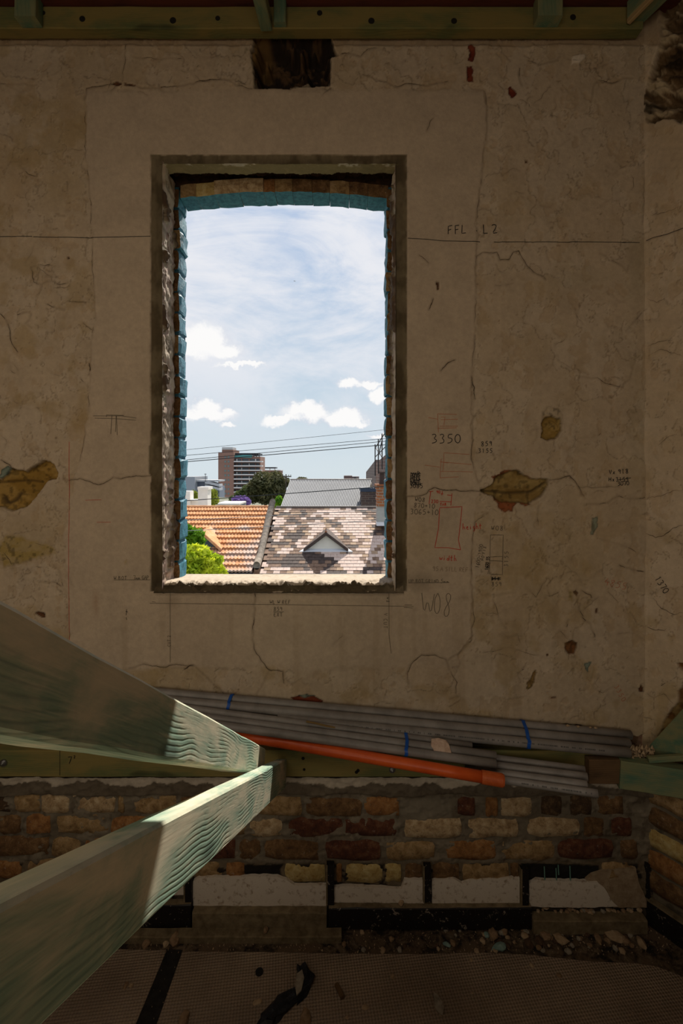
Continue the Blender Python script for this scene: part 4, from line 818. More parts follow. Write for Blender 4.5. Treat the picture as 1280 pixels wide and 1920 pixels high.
# black board and batten standing on the splayed wall
t = thing('skirting_board', 'black speckled board against the splayed wall at the right edge', 'skirting board', RC + RDIR * .1 + Vector((0, 0, -CZ)))
a = RC + RN * .058 + RDIR * .01; a.z = .0; bq = a + RDIR * .9; mb = MB(); mb.prism([a, bq, bq + Vector((0, 0, .085)), a + Vector((0, 0, .085))], RN * -.02); mb.build('board', BLKP, t)
mb = MB(); mb.prism([a + Vector((0, 0, .085)), bq + Vector((0, 0, .085)), bq + Vector((0, 0, .091)), a + Vector((0, 0, .091))], RN * -.022); mb.build('bare_edge', OLIVE, t)
t = thing('batten', 'black upright batten in the right corner', 'batten', RC + RN * .058 + Vector((0, 0, .09 - CZ)))
a = RC + RN * .055 + RDIR * .004; a.z = .092; bq = a + RDIR * .03; mb = MB(); mb.prism([a, bq, bq + Vector((0, 0, .12)), a + Vector((0, 0, .135))], RN * -.018); mb.build('strip', BLKP, t)
# teal paint drips
tb = MB()
for x, y0, y1 in [(1020, 1625, 1650), (1042, 1628, 1650), (1068, 1624, 1651), (1046, 1622, 1640)]:
    tb.tube(P(x, y0, LD - .014), P(x + 1, y1, LD - .014), .0022, 5)
tb.build('paint_drip', mat('teal_paint', color=(.12, .24, .20), rough=.5), brick_base)

# ------------------------------------------------------------------ timbers
def timber(name, label, cat, p0, p1, w, h, m, roll=0.0, chamfer=.003, group=None, seg=10, warp=.0008, parent=None, side=None):
    """p0,p1: centre line ends; w = across (horizontal), h = up; local X runs along the length so the grain follows it"""
    p0 = Vector(p0); p1 = Vector(p1); L = (p1 - p0).length; u = (p1 - p0).normalized()
    sd = u.cross(Vector((0, 0, 1))); sd = (Vector(side) if side is not None else sd).normalized(); up = sd.cross(u).normalized(); sd = u.cross(up).normalized()
    r = random.Random(int(L * 1e4)); c = chamfer; prof = [(-w / 2 + c, -h / 2), (w / 2 - c, -h / 2), (w / 2, -h / 2 + c), (w / 2, h / 2 - c), (w / 2 - c, h / 2), (-w / 2 + c, h / 2), (-w / 2, h / 2 - c), (-w / 2, -h / 2 + c)]
    vs = []; fs = []
    for i in range(seg + 1):
        x = L * i / seg; a, b_ = r.uniform(-warp, warp), r.uniform(-warp, warp)
        for (y, z) in prof: vs.append((x, y + a, z + b_))
    for i in range(seg):
        for j in range(8): fs.append((8 * i + j, 8 * i + (j + 1) % 8, 8 * i + 8 + (j + 1) % 8, 8 * i + 8 + j))
    fs += [tuple(range(8))[::-1], tuple(8 * seg + j for j in range(8))]
    me = bpy.data.meshes.new(name); me.from_pydata(vs, [], fs); me.materials.append(m); me.update()
    o = bpy.data.objects.new(name, me); M = Matrix((u, -sd, up)).transposed().to_4x4()
    Mr = Matrix.Rotation(roll, 4, 'X'); o.matrix_world = Matrix.Translation(p0 - (wloc(parent) if parent else Vector())) @ M @ Mr
    return link(o, parent, label, cat, group)
# two sloping struts
def strut(vp, corner, depth, end_d, w, h, label, near_y=-.9):
    u = Vector(((vp[0] - CX) / F, 1, -(vp[1] - HY) / F)); un = u.normalized(); c = P(*corner, depth)
    sd = un.cross(Vector((0, 0, 1))).normalized(); up = sd.cross(un).normalized()
    a = c + u * (near_y - c.y); b_ = c + u * (end_d - c.y); off = -sd * w / 2 - up * h / 2
    return timber('sloping_timber', label, 'timber beam', b_ + off, a + off, w, h, T_BEAM, seg=24, chamfer=.0035)
strut((650, 1365), (512, 1436), 1.40, 1.716, .036, .088, 'lower of two pale green timbers, sunlit top edge, running down to the ledger')
strut((620, 1472), (487, 1397), 1.43, 1.55, .042, .072, 'upper of two pale green timbers, wavy raised grain, crossing in front of the pipes')
# ledgers
lg = timber('timber_ledger', 'olive treated timber ledger under the window, bolted above the bricks', 'ledger', (-1.85, 1.742, .592), ((1150 - CX) / F * 1.72, 1.742, .592), .044, .094, T_LEDGER, seg=30)
STEEL = mat('zinc_steel', color=(.42, .42, .42), rough=.35, metal=1)
DARK = mat('bolt_hole_dark', color=(.01, .008, .006), rough=.9)
def bolt(px, py, d, r, parent):
    c = P(px, py, d); mb = MB(); mb.tube(c + Vector((0, -.0035, 0)), c + Vector((0, .002, 0)), r, 20); mb.tube(c + Vector((0, -.010, 0)), c + Vector((0, -.003, 0)), r * .58, 6); mb.tube(c + Vector((0, -.016, 0)), c + Vector((0, -.009, 0)), r * .28, 10)
    o = mb.build('bolt', STEEL, None); o.parent = parent; o.matrix_parent_inverse = parent.matrix_world.inverted(); return o
bpy.context.view_layer.update()
bolt(7, 1430, 1.719, .013, lg); bolt(735, 1443, 1.719, .011, lg)
mk = MB()
for s in text_strokes('7', 127, 1419, 13, 0): ribbon(mk, s, 1.3, lambda x, y: P(x, y, 1.7185))
for s in text_strokes('2', 138, 1417, 5, 0): ribbon(mk, s, 1.1, lambda x, y: P(x, y, 1.7185))
ribbon(mk, [(112, 1407), (112, 1454)], .8, lambda x, y: P(x, y, 1.7185))
o = mk.build('pencil_mark', BLACK, None); o.parent = lg; o.matrix_parent_inverse = lg.matrix_world.inverted()
for (x, y, r) in [(568, 1422, .006), (671, 1445, .006), (570, 1443, .005), (668, 1448, .006)]: 
    c = P(x, y, 1.719); kn = MB(); kn.tube(c, c + Vector((0, .002, 0)), r, 10); o = kn.build('knot', DARK, None); o.parent = lg; o.matrix_parent_inverse = lg.matrix_world.inverted()
timber('timber_block', 'short dark brown timber block at the right end of the ledger', 'timber block', P(1100, 1443, 1.70), P(1158, 1443, 1.70), .03, .085, T_OLD, seg=3)
# right floor timbers
timber('timber_joist', 'green timber joist end at the right edge, level with the ledger', 'joist', P(1158, 1446, 1.70), P(1300, 1468, 1.655), .045, .098, T_GREEN, seg=8)
pl = [rwallpt(x, y, .010) for x, y in [(1222, 1402), (1232, 1386), (1280, 1334), (1330, 1276), (1330, 1404), (1280, 1412), (1222, 1420)]]
mb = MB(); mb.prism(pl, RN * .035); mb.build('timber_brace', T_GREEN, None, label='dark green timber brace rising off the right edge above the joist', cat='brace')
timber('timber_bearer', 'thin green bearer between the brace and the joist at the right', 'bearer', P(1214, 1424, 1.680), P(1290, 1419, 1.655), .018, .020, T_GREEN, seg=4)
# ceiling ledger with wane, end near the splayed wall
ul = timber('timber_ledger', 'olive treated timber ledger along the top of the wall under the ceiling', 'ledger', (-1.85, 1.775, 3.278), ((1206 - CX) / F * 1.75, 1.775, 3.278), .046, .080, T_LEDGER, seg=30)
bpy.context.view_layer.update()
for (x, y, r) in [(81, 24, .009), (154, 35, .012), (324, 38, .013), (408, 34, .010), (599, 24, .011), (696, 39, .013), (851, 39, .012), (1074, 32, .012)]: 
    c = P(x, y, 1.7515); kn = MB(); kn.tube(c, c + Vector((0, .004, 0)), r * .9, 12); o = kn.build('bolt_hole', DARK, None); o.parent = ul; o.matrix_parent_inverse = ul.matrix_world.inverted()
def stub(px0, px1, dn, df, ybot, label):
    x0 = (px0 - CX) / F * dn; x1 = (px1 - CX) / F * dn; zb = CZ + (HY - ybot) / F * df
    return timber('joist_stub', label, 'joist', ((x0 + x1) / 2, (dn + df) / 2, 3.60), ((x0 + x1) / 2, (dn + df) / 2, zb), x1 - x0, df - dn, T_GREEN, seg=4, side=(1, 0, 0))
stub(26, 66, 1.705, 1.751, 52.5, 'green timber stub hanging at the top left of the ceiling ledger')
stub(513, 536, 1.730, 1.751, 51, 'narrow teal timber stub right beside the angled joist above the window')
stub(1009, 1056, 1.705, 1.751, 51, 'split teal timber stub on the ceiling ledger right of the window')
timber('ceiling_joist', 'narrow teal joist angled towards the viewer above the window', 'joist', P(499, 45, 1.752), P(435, -230, 1.30), .042, .05, T_GREEN, seg=6)
timber('ceiling_joist', 'wide green joist running along the splayed wall at the top right', 'joist', P(1190, 14, 1.752) , P(1190, 14, 1.752) + Vector((.335, -1, 0)) * 1.0, .075, .10, T_GREEN, seg=6)
timber('timber_strip', 'thin pale strip nailed beside the wide green joist at the top right', 'timber strip', P(1178, 40, 1.745), P(1178, 40, 1.745) + Vector((.335, -1, .03)) * .8, .016, .02, mat('treated_pine_tan', m_timber((.36, .25, .12), (.20, .18, .09), .3, .5), rough=.85), seg=4)

# ------------------------------------------------------------------ pipes
def m_pipe(b, p, co):
    g = b.new('ShaderNodeNewGeometry').outputs['Position']; n = b.noise(g, 14, 5, .6)
    b.put(p.inputs['Base Color'], b.ramp(n, [(.35, (.17, .155, .145)), (.65, (.25, .23, .215))])); b.put(p.inputs['Normal'], b.bump(b.noise(g, 90, 3), .1, .001))
PGREY = mat('grey_pvc', m_pipe, rough=.42)
PORNG = mat('orange_pvc', noisy((.52, .07, .012), (.66, .11, .02), 12, .05), rough=.38)
PORNG2 = mat('orange_pvc_socket', noisy((.42, .075, .015), (.55, .12, .03), 40, .1), rough=.5)
TAPE = mat('blue_strapping_tape', noisy((.005, .06, .30), (.01, .09, .42), 30, .3), rough=.4)
def pipe(name, label, a, b_, r, m, group=None, soc=None, printed=None, sag=0):
    a = P(*a); b_ = P(*b_); n = 18; d = (b_ - a); L = d.length; u = d.normalized(); e1 = u.cross(Vector((0, 0, 1))).normalized(); e2 = e1.cross(u)
    t = thing(name, label, 'pipe', a, group); prof = [(0, r * .86, 1), (0, r, 1)]
    rings = [(L * .04, r * .84), (0, r * .86), (0, r)] + [(L * k / 8, r) for k in range(1, 8)] + [(L, r), (L, r * .86), (L * .90, r * .84)]
    vs = []; fs = []
    for x, rad in rings:
        c = a + u * x - Vector((0, 0, sag * math.sin(math.pi * x / L)))
        vs += [c + (e1 * math.cos(2 * math.pi * i / n) + e2 * math.sin(2 * math.pi * i / n)) * rad for i in range(n)]
    for k in range(len(rings) - 1): fs += [(k * n + i, k * n + (i + 1) % n, (k + 1) * n + (i + 1) % n, (k + 1) * n + i) for i in range(n)]
    fs += [tuple(range(n)), tuple((len(rings) - 1) * n + i for i in range(n))[::-1]]
    o = meshobj('tube', vs, fs, m, t, False)
    for p_ in o.data.polygons: p_.use_smooth = len(p_.vertices) == 4
    if printed:
        mb = MB(); x = L * printed[0]; rq = random.Random(int(L * 1e3)); f = (-e1 if (-e1).y < 0 else e1)
        nd = (f * .9 + e2 * printed[2]).normalized(); tv = u.cross(nd)
        while x < L * printed[1]:
            w = rq.uniform(.0015, .005); c = a + u * x - Vector((0, 0, sag * math.sin(math.pi * x / L))) + nd * (r + .0003); hgt = .0022
            mb.add([c - tv * hgt, c + u * w - tv * hgt, c + u * w + tv * hgt, c + tv * hgt], [(0, 1, 2, 3)]); x += w + rq.choice([.0015, .0015, .002, .012])
        mb.build('printed_text', mat('pipe_print', color=(.07, .065, .06), rough=.6), t)
    return t, a, b_
GA = 'grey conduit pipes in the rear bundle'; 
pipe('conduit_pipe', 'rearmost long grey pipe lying against the plaster', (140, 1284, 1.779), (1182, 1378, 1.777), .0155, PGREY, None)
pipe('conduit_pipe', 'second long grey pipe from the wall, running above the printed one', (140, 1297, 1.758), (1179, 1394, 1.738), .0170, PGREY, None)
pipe('conduit_pipe', 'long grey pipe with black print along its right half, front of the rear bundle', (520, 1347, 1.735), (1179, 1411, 1.698), .0170, PGREY, None, None, (.10, .93, .35))
pipe('conduit_pipe', 'thin grey pipe at the back of the middle bundle, shortest at its right end', (190, 1306, 1.735), (884, 1398, 1.692), .0115, PGREY)
pipe('conduit_pipe', 'upper grey pipe of the middle bundle, under the broken plaster chip', (190, 1319, 1.730), (929, 1417, 1.655), .0140, PGREY)
pipe('conduit_pipe', 'lower grey pipe of the middle bundle, just above the orange pipe', (190, 1329, 1.705), (929, 1432, 1.628), .0140, PGREY)
pipe('conduit_pipe', 'topmost grey pipe of the four short ends right of the orange pipe', (872, 1414, 1.72), (1096, 1443, 1.63), .0115, PGREY)
pipe('conduit_pipe', 'second grey pipe of the four short ends right of the orange pipe', (872, 1428, 1.70), (1101, 1457, 1.585), .0130, PGREY)
pipe('conduit_pipe', 'third grey pipe of the four short ends right of the orange pipe', (872, 1441, 1.685), (1101, 1472, 1.545), .0130, PGREY)
pipe('conduit_pipe', 'lowest and longest printed grey pipe end right of the orange pipe', (872, 1452, 1.665), (1121, 1488, 1.51), .0120, PGREY, None, None, (.45, .95, .3))
tO, aO, bO = pipe('drain_pipe', 'bright orange pipe with a socket, in front of the grey pipes', (425, 1374, 1.715), (905, 1457, 1.575), .0185, PORNG)
u = (bO - aO).normalized(); mb = MB(); mb.tube(bO - u * .004, bO + u * .060, .0205, 22); mb.tube(bO + u * .060, bO + u * .066, .0205, 22, r2=.018); mb.build('socket', PORNG2, tO, smooth=False)
def strap(items, w, label, group=None):
    """band around several pipes: items = [(point, radius)], all in one plane facing along the pipes"""
    c0 = sum((p for p, r in items), Vector()) / len(items); u = Vector((1, -.09, -.09)).normalized(); e1 = u.cross(Vector((0, 0, 1))).normalized(); e2 = e1.cross(u)
    pts = []
    for p, r in items:
        q = p - c0
        for k in range(20): a = 2 * math.pi * k / 20; pts.append((q.dot(e1) + (r + .0012) * math.cos(a), q.dot(e2) + (r + .0012) * math.sin(a)))
    pts = sorted(set(pts))
    def half(ps):
        h = []
        for p in ps:
            while len(h) > 1 and (h[-1][0] - h[-2][0]) * (p[1] - h[-2][1]) - (h[-1][1] - h[-2][1]) * (p[0] - h[-2][0]) <= 0: h.pop()
            h.append(p)
        return h[:-1]
    hull = half(pts) + half(pts[::-1]); n = len(hull); vs = []
    for du, ex in ((-w / 2, 0), (-w / 2, .0012), (w / 2, .0012), (w / 2, 0)):
        for (a, b_) in hull: l = math.hypot(a, b_) or 1; vs.append(c0 + u * (du + .002 * math.sin(a * 300)) + e1 * (a * (1 + ex / l)) + e2 * (b_ * (1 + ex / l)))
    fs = [(k * n + i, k * n + (i + 1) % n, ((k + 1) % 4) * n + (i + 1) % n, ((k + 1) % 4) * n + i) for k in range(4) for i in range(n)]
    return meshobj('tape_band', vs, fs, TAPE, None, False, label=label, cat='tape')
def at_(a, b_, px):   # point on a pipe axis at photograph column px
    a = P(*a); b_ = P(*b_); t = (px - CX) / F; s = (t * a.y - a.x) / ((b_.x - a.x) - t * (b_.y - a.y)); return a + (b_ - a) * s
A1 = ((140, 1284, 1.779), (1182, 1378, 1.777)); A2 = ((140, 1297, 1.758), (1179, 1394, 1.738)); A3 = ((520, 1347, 1.735), (1179, 1411, 1.698))
B0 = ((190, 1306, 1.735), (884, 1398, 1.692)); B1 = ((190, 1319, 1.730), (929, 1417, 1.655)); B2 = ((190, 1329, 1.705), (929, 1432, 1.628))
strap([(at_(*A1, 432), .0155), (at_(*A2, 432), .017)], .011, 'blue tape around the two rear pipes, near the sunlit timber')
strap([(at_(*A2, 984), .017), (at_(*A3, 984), .017), (at_(*A1, 984), .0155)], .012, 'blue tape around the rear bundle towards its right end')
strap([(at_(*B0, 761), .0115), (at_(*B1, 761), .014), (at_(*B2, 761), .014)], .011, 'blue tape around the middle bundle below the window corner')
strap([(at_(*B1, 926) + Vector((.002, .03, -.022)), .0115), (at_(*B2, 926) + Vector((.004, .03, -.018)), .0115)], .012, 'blue tape at the cut ends of the middle bundle, touching the orange socket')

# ------------------------------------------------------------------ loose pieces
def blob(name, c, dims, m, label=None, cat=None, group=None, seed=0, rot=0, sub=2, parent=None, rough=.22):
    bm = bmesh.new(); bmesh.ops.create_icosphere(bm, subdivisions=sub, radius=.5)
    for v in bm.verts:
        nv = mnoise.noise(v.co * 2.3 + Vector((seed * 3.1, seed, 0))); v.co *= 1 + nv * rough * 2; v.co.x *= dims[0]; v.co.y *= dims[1]; v.co.z = max(v.co.z, -.32) * dims[2]
    me = bpy.data.meshes.new(name); bm.to_mesh(me); bm.free(); me.materials.append(m); me.update()
    o = bpy.data.objects.new(name, me); o.location = c; o.rotation_euler = (0, 0, rot); return link(o, parent, label, cat, group)
STN = [mat('rubble_brown', noisy((.18, .11, .06), (.30, .20, .12), 60), rough=.95), mat('rubble_tan', noisy((.28, .19, .11), (.42, .31, .20), 60), rough=.95), mat('rubble_grey', noisy((.20, .17, .13), (.34, .30, .24), 60), rough=.95), mat('rubble_dark', noisy((.05, .03, .02), (.12, .07, .04), 60), rough=.95)]
TEALC = mat('teal_paint_flake', noisy((.16, .26, .24), (.24, .34, .31), 60), rough=.7)
def floorpt(px, py, z=0): d = (CZ - z) * F / (py - HY); return Vector(((px - CX) / F * d, d, z))
def stone(px, py, wpx, hpx, m, label, cat='stone', seed=0, rot=0, group=None, name='stone', z=.0):
    c = floorpt(px, py + hpx * .4, z); k = c.y / F; s = (wpx * k, hpx * k * 1.25, min(wpx, hpx) * k * .8); c.z = z + .30 * s[2]
    return blob(name, c, s, m, label, cat, group, seed, math.radians(rot))
stone(1152, 1752, 40, 17, STN[1], 'longest pale rubble stone, in the right corner', seed=1, rot=-38)
stone(1050, 1758, 28, 15, STN[1], 'smooth tan egg-shaped stone in the rubble strip', seed=2, rot=-30)
stone(1023, 1752, 22, 14, STN[0], 'brown stone touching the tan egg-shaped one', seed=3, rot=-20)
stone(983, 1752, 14, 13, STN[1], 'small pale stone below the right end of the black skirting board', seed=4)
stone(1202, 1763, 14, 20, STN[1], 'upright tan stone nearest the right corner', seed=5)
stone(1120, 1755, 12, 17, STN[0], 'narrow brown stone left of the longest pale stone', seed=6)
stone(924, 1748, 16, 18, STN[0], 'squarish brown stone above the teal flake', seed=7)
stone(945, 1742, 12, 14, STN[0], 'brown pebble beside the squarish brown stone', seed=8)
stone(958, 1735, 10, 12, STN[1], 'pale pebble close under the skirting board end', seed=9)
stone(1172, 1762, 15, 12, STN[0], 'brown stone between the longest pale stone and the corner one', seed=10)
stone(1010, 1762, 14, 16, STN[3], 'dark stone below the egg-shaped one', seed=11); stone(990, 1766, 16, 14, STN[3], 'dark lump by the edge of the matting', seed=12)
stone(937, 1774, 28, 12, TEALC, 'larger teal paint flake at the edge of the matting', 'paint flake', 13, 10, name='paint_flake'); stone(912, 1752, 10, 8, TEALC, 'smaller teal paint flake among the rubble', 'paint flake', 14, 40, name='paint_flake')
stone(838, 1770, 16, 7, TEALC, 'grey blue paint flake at the left of the rubble', 'paint flake', 15, -20, name='paint_flake')
stone(330, 1752, 22, 26, STN[0], 'angular brown stone above the black floor strip', seed=16); stone(275, 1767, 14, 15, STN[0], 'brown stone left of the black floor strip', seed=17); stone(312, 1763, 11, 14, STN[1], 'small tan stone beside the angular brown one', seed=18)
stone(498, 1742, 9, 10, STN[0], 'lone pebble on the low rail', seed=19, z=.024); stone(752, 1690, 10, 12, STN[1], 'pebble perched on the black skirting board', seed=20, z=.086); stone(1022, 1700, 14, 8, STN[1], 'white chip on the rubble covered plinth', seed=21, z=.052)
stone(246, 1847, 9, 8, STN[1], 'tan pebble on the left mat', seed=22); stone(236, 1846, 9, 11, STN[0], 'brown chip on the left mat', seed=23)
stone(482, 1878, 18, 9, STN[1], 'pale yellowish stone on the mat, left of the torn black scrap', seed=24, rot=10); stone(822, 1876, 16, 26, STN[2], 'grey upright stone on the mat', seed=25, rot=10); stone(685, 1888, 14, 8, STN[1], 'tan stone on the mat right of the torn black scrap', seed=26)
stone(736, 1830, 8, 8, STN[1], 'small tan pebble on the mat under the second batten', seed=27); stone(997, 1810, 9, 8, STN[1], 'tan pebble near the top edge of the mat', seed=28); stone(1048, 1828, 12, 8, STN[0], 'brown pebble towards the right of the mat', seed=29); stone(883, 1800, 7, 6, STN[1], 'tiny pale pebble at the top edge of the mat', seed=30)
stone(345, 1906, 18, 24, STN[0], 'brown lump on the mat at the bottom of the frame', seed=31); stone(572, 1904, 20, 26, STN[0], 'brown crumb against the torn black scrap', seed=32)
stone(650, 1908, 7, 6, STN[1], 'tiny pebble near the bottom of the frame', seed=33); stone(885, 1862, 6, 5, STN[1], 'tiny pebble right of the grey upright stone', seed=34)
timber('wood_chip', 'short brown wood chip lying on the mat', 'wood chip', floorpt(630, 1846, .012), floorpt(642, 1870, .012), .012, .012, T_OLD, seg=2, chamfer=.002)
c = floorpt(486, 1826, 0); mb = MB(); mb.tube(c + Vector((0, 0, .004)), c + Vector((0, 0, .009)), .0125, 16); mb.build('washer', mat('black_rubber', color=(.01, .01, .011), rough=.6), None, label='round black disc on the mat', cat='washer')
rg = random.Random(12)
for i in range(70):      # countable gravel in the rubble strip
    px = rg.choice([rg.uniform(640, 1215), rg.uniform(830, 1215)]); py = rg.uniform(1738, 1782); s = rg.uniform(5, 11)
    q_ = rg.randrange(4); zone = 'under the black skirting board' if px < 850 else 'below the right end of the black skirting board' if px < 1010 else 'in front of the rubble covered plinth' if px < 1130 else 'near the right corner'
    stone(px, py, s, s * rg.uniform(.6, 1), STN[q_], 'small ' + ['brown', 'tan', 'grey', 'dark'][q_] + ' pebble in the rubble strip ' + zone, seed=40 + i, rot=rg.uniform(0, 90), group='pebbles in the rubble strip', name='pebble')
for i in range(34):
    px = rg.uniform(1000, 1200); s = rg.uniform(5, 10); q_ = rg.randrange(3); stone(px, 1704 + rg.uniform(-2, 5), s, s * .8, STN[q_], 'small ' + ['brown', 'tan', 'grey'][q_] + ' pebble on the plinth, ' + ('at its left end by the fourth batten' if px < 1070 else 'below the white plaster remnant' if px < 1140 else 'at its corner end'), seed=140 + i, rot=rg.uniform(0, 90), group='pebbles on the plinth', name='pebble', z=.052)
# crumbs: gravel nobody could count
gm = MB()
for i in range(1500):
    px = rg.uniform(-200, 1260); py = rg.uniform(1742, 1790) if rg.random() < .8 else rg.uniform(1790, 1935); c = floorpt(px, py, .002 if py < 1790 else .0045); s = rg.uniform(.0015, .0045) * (1 if py < 1790 else .6)
    vs = [c + Vector((rg.uniform(-s, s), rg.uniform(-s, s), 0)) for _ in range(3)] + [c + Vector((rg.uniform(-s, s) * .3, rg.uniform(-s, s) * .3, s * 1.3))]
    gm.add(vs, [(0, 1, 2), (0, 1, 3), (1, 2, 3), (2, 0, 3)])
gm.build('grit', STN[1], None, label='scattered grit and mortar crumbs over the floor', cat='grit', kind='stuff')
gm = MB()
for i in range(160):
    px = rg.uniform(1178, 1226); py = rg.uniform(1398, 1420); c = P(px, py, rg.uniform(1.70, 1.76)); s = rg.uniform(.003, .008)
    gm.add([c + Vector((-s, 0, -s)), c + Vector((s, 0, -s)), c + Vector((0, -s, -s)), c + Vector((0, 0, s))], [(0, 1, 2), (0, 1, 3), (1, 2, 3), (2, 0, 3)])
gm.build('plaster_crumbs', STN[1], None, label='heap of plaster crumbs in the corner beyond the pipe ends', cat='rubble', kind='stuff')
for i, (x, y) in enumerate([(1062, 1374), (1082, 1376), (1105, 1378), (1114, 1379)]):
    c = at_(*A1, x) + Vector((0, -.006, .017)); blob('plaster_crumb', c, (.016, .010, .008), STN[1], 'cream plaster crumb sitting on the rear pipe', 'crumb', 'crumbs on the rear pipe', 300 + i, 0, 1)
# broken plaster chip on the pipes
ch = [(809, 1389), (822, 1387), (836, 1391), (842, 1398), (846, 1412), (836, 1416), (826, 1421), (812, 1417), (813, 1406), (808, 1399)]
mb = MB(); mb.prism([P(x, y, 1.655 - (y - 1387) * .0006) for x, y in ch], (0, .006, .003)); mb.build('plaster_chip', mat('pinkish_plaster', noisy((.40, .27, .20), (.56, .42, .33), 60), rough=.95), None, label='broken pink plaster chip lying on the middle bundle of pipes', cat='plaster chip')
timber('wood_splinter', 'thin wood splinter lying on the thin grey pipe', 'splinter', P(574, 1353, 1.700), P(628, 1364, 1.698), .006, .005, mat('splinter_wood', color=(.22, .14, .05), rough=.8), seg=3, chamfer=.001)

# torn black scrap --------------------------------------------------------
def scrap():
    t = thing('torn_scrap', 'torn crumpled black bitumen scrap on the mat at the bottom', 'scrap', floorpt(535, 1875, .004))
    path = [(566, 1816, 10), (575, 1832, 14), (572, 1852, 14), (556, 1866, 18), (540, 1876, 22), (520, 1892, 22), (506, 1908, 20), (496, 1925, 16)]
    vs = []; n = 12; rq = random.Random(4)
    for (x, y, w) in path:
        c = floorpt(x, y, .010); k = c.y / F
        for i in range(n):
            a = 2 * math.pi * i / n; r = w * k * rq.uniform(.55, 1.15)
            vs.append(c + Vector((math.cos(a) * r, math.sin(a) * r * .5, max(-.008, math.sin(a) * .012 * rq.uniform(.4, 1.3) + rq.uniform(-.003, .006)))))
    fs = [(k * n + i, k * n + (i + 1) % n, (k + 1) * n + (i + 1) % n, (k + 1) * n + i) for k in range(len(path) - 1) for i in range(n)] + [tuple(range(n))[::-1], tuple((len(path) - 1) * n + i for i in range(n))]
    meshobj('crumpled_sheet', vs, fs, mat('black_bitumen', noisy((.006, .006, .008), (.02, .022, .03), 40, .8, .006), rough=.4), t)
    mb = MB(); mb.prism([floorpt(x, y, .026) for x, y in [(556, 1828), (566, 1820), (570, 1835), (565, 1858), (556, 1868), (553, 1850)]], (0, 0, .004)); mb.build('wood_sliver', STN[2], t)
scrap()

# ------------------------------------------------------------------ floor, mats
def m_floor(b, p, co):
    g = b.new('ShaderNodeNewGeometry').outputs['Position']; n = b.noise(g, 30, 7, .7, .5); n2 = b.noise(g, 8, 4, .6)
    col = b.ramp(n, [(.40, (.016, .012, .009)), (.50, (.07, .048, .03)), (.66, (.18, .13, .085))]); b.put(p.inputs['Base Color'], b.mix(b.sstep(n2, .5, .6), col, (.12, .08, .05)))
    b.put(p.inputs['Normal'], b.bump(n, .8, .006))
fl = MB(); fl.add([(-2.0, -3.6, 0), (3.2, -3.6, 0), (3.2, 1.85, 0), (-2.0, 1.85, 0)], [(0, 1, 2, 3)]); fl.build('floor', mat('dirty_concrete', m_floor, rough=.95), None, kind='structure', label='dirty concrete floor strewn with rubble along the wall')
def m_mat(b, p, co):
    g = b.new('ShaderNodeNewGeometry').outputs['Position']; v = b.mapping(g, rot=(0, 0, math.radians(38)), scale=(1, 1, 1))
    sep = b.new('ShaderNodeSeparateXYZ'); b.put(sep.inputs[0], v); k = 2 * math.pi / .0135
    w = b.math('MULTIPLY', b.math('SINE', b.math('MULTIPLY', sep.outputs[0], k)), b.math('SINE', b.math('MULTIPLY', sep.outputs[1], k)))
    n = b.noise(g, 5, 5, .6); n2 = b.noise(g, 60, 5, .7)
    col = b.ramp(n, [(.35, (.24, .18, .13)), (.65, (.34, .26, .19))]); col = b.mix(b.math('MULTIPLY', b.sstep(w, -.2, -.8), .28), col, (.08, .055, .04)); col = b.mix(b.math('MULTIPLY', b.sstep(n2, .66, .74), .6), col, (.06, .04, .025))
    b.put(p.inputs['Base Color'], col); b.put(p.inputs['Normal'], b.bump(b.math('ADD', w, b.math('MULTIPLY', n2, .4)), .7, .003))
MATT = mat('dimpled_matting', m_mat, rough=.9)
def matsheet(label, px):
    top = [floorpt(x, y, .004) for x, y in px]; mb = MB(); mb.prism(top[::-1], (0, 0, -.004)); return mb.build('floor_mat', MATT, None, label=label, cat='mat')
def far_pt(px, d): return ((px - CX) / F * d, d)
def mat_from(label, edge, x_near0, x_near1, ynear=-3.0):
    top = [floorpt(x, y, .004) for x, y in edge]; top += [Vector((x_near1, ynear, .004)), Vector((x_near0, ynear, .004))]; mb = MB(); mb.prism(top[::-1], (0, 0, -.0035)); return mb.build('floor_mat', MATT, None, label=label, cat='mat')
def xline(pxa, pya, pxb, pyb, y):  # floor line through two photo points continued to depth y
    a = floorpt(pxa, pya); b_ = floorpt(pxb, pyb); t = (y - a.y) / (b_.y - a.y); return a.x + (b_.x - a.x) * t
xe = xline(312, 1783, 252, 1925, .9); xs = xline(342, 1784, 292, 1925, .9)
mat_from('left dimpled grey brown mat, beyond the black strip', [(-160, 1776), (60, 1778), (180, 1779), (312, 1782), (252, 1925)], -1.8, xe, .9)
mat_from('large dimpled grey brown mat covering most of the floor', [(292, 1925), (342, 1784), (480, 1785), (640, 1788), (780, 1789), (900, 1786), (990, 1790), (1110, 1803), (1190, 1806), (1230, 1812), (1262, 1824), (1300, 1840)], 2.1, 2.1, .9)
bpy.data.objects['floor_mat.001'].data  # second mat
st = [floorpt(x, y, .0015) for x, y in [(312, 1779), (342, 1781), (290, 1930), (250, 1930)]]; mb = MB(); mb.prism(st, (0, 0, -.0012)); mb.build('black_strip', mat('black_bitumen_strip', noisy((.008, .007, .007), (.022, .02, .018), 50, .5), rough=.6), None, label='black bitumen strip between the two mats', cat='strip')

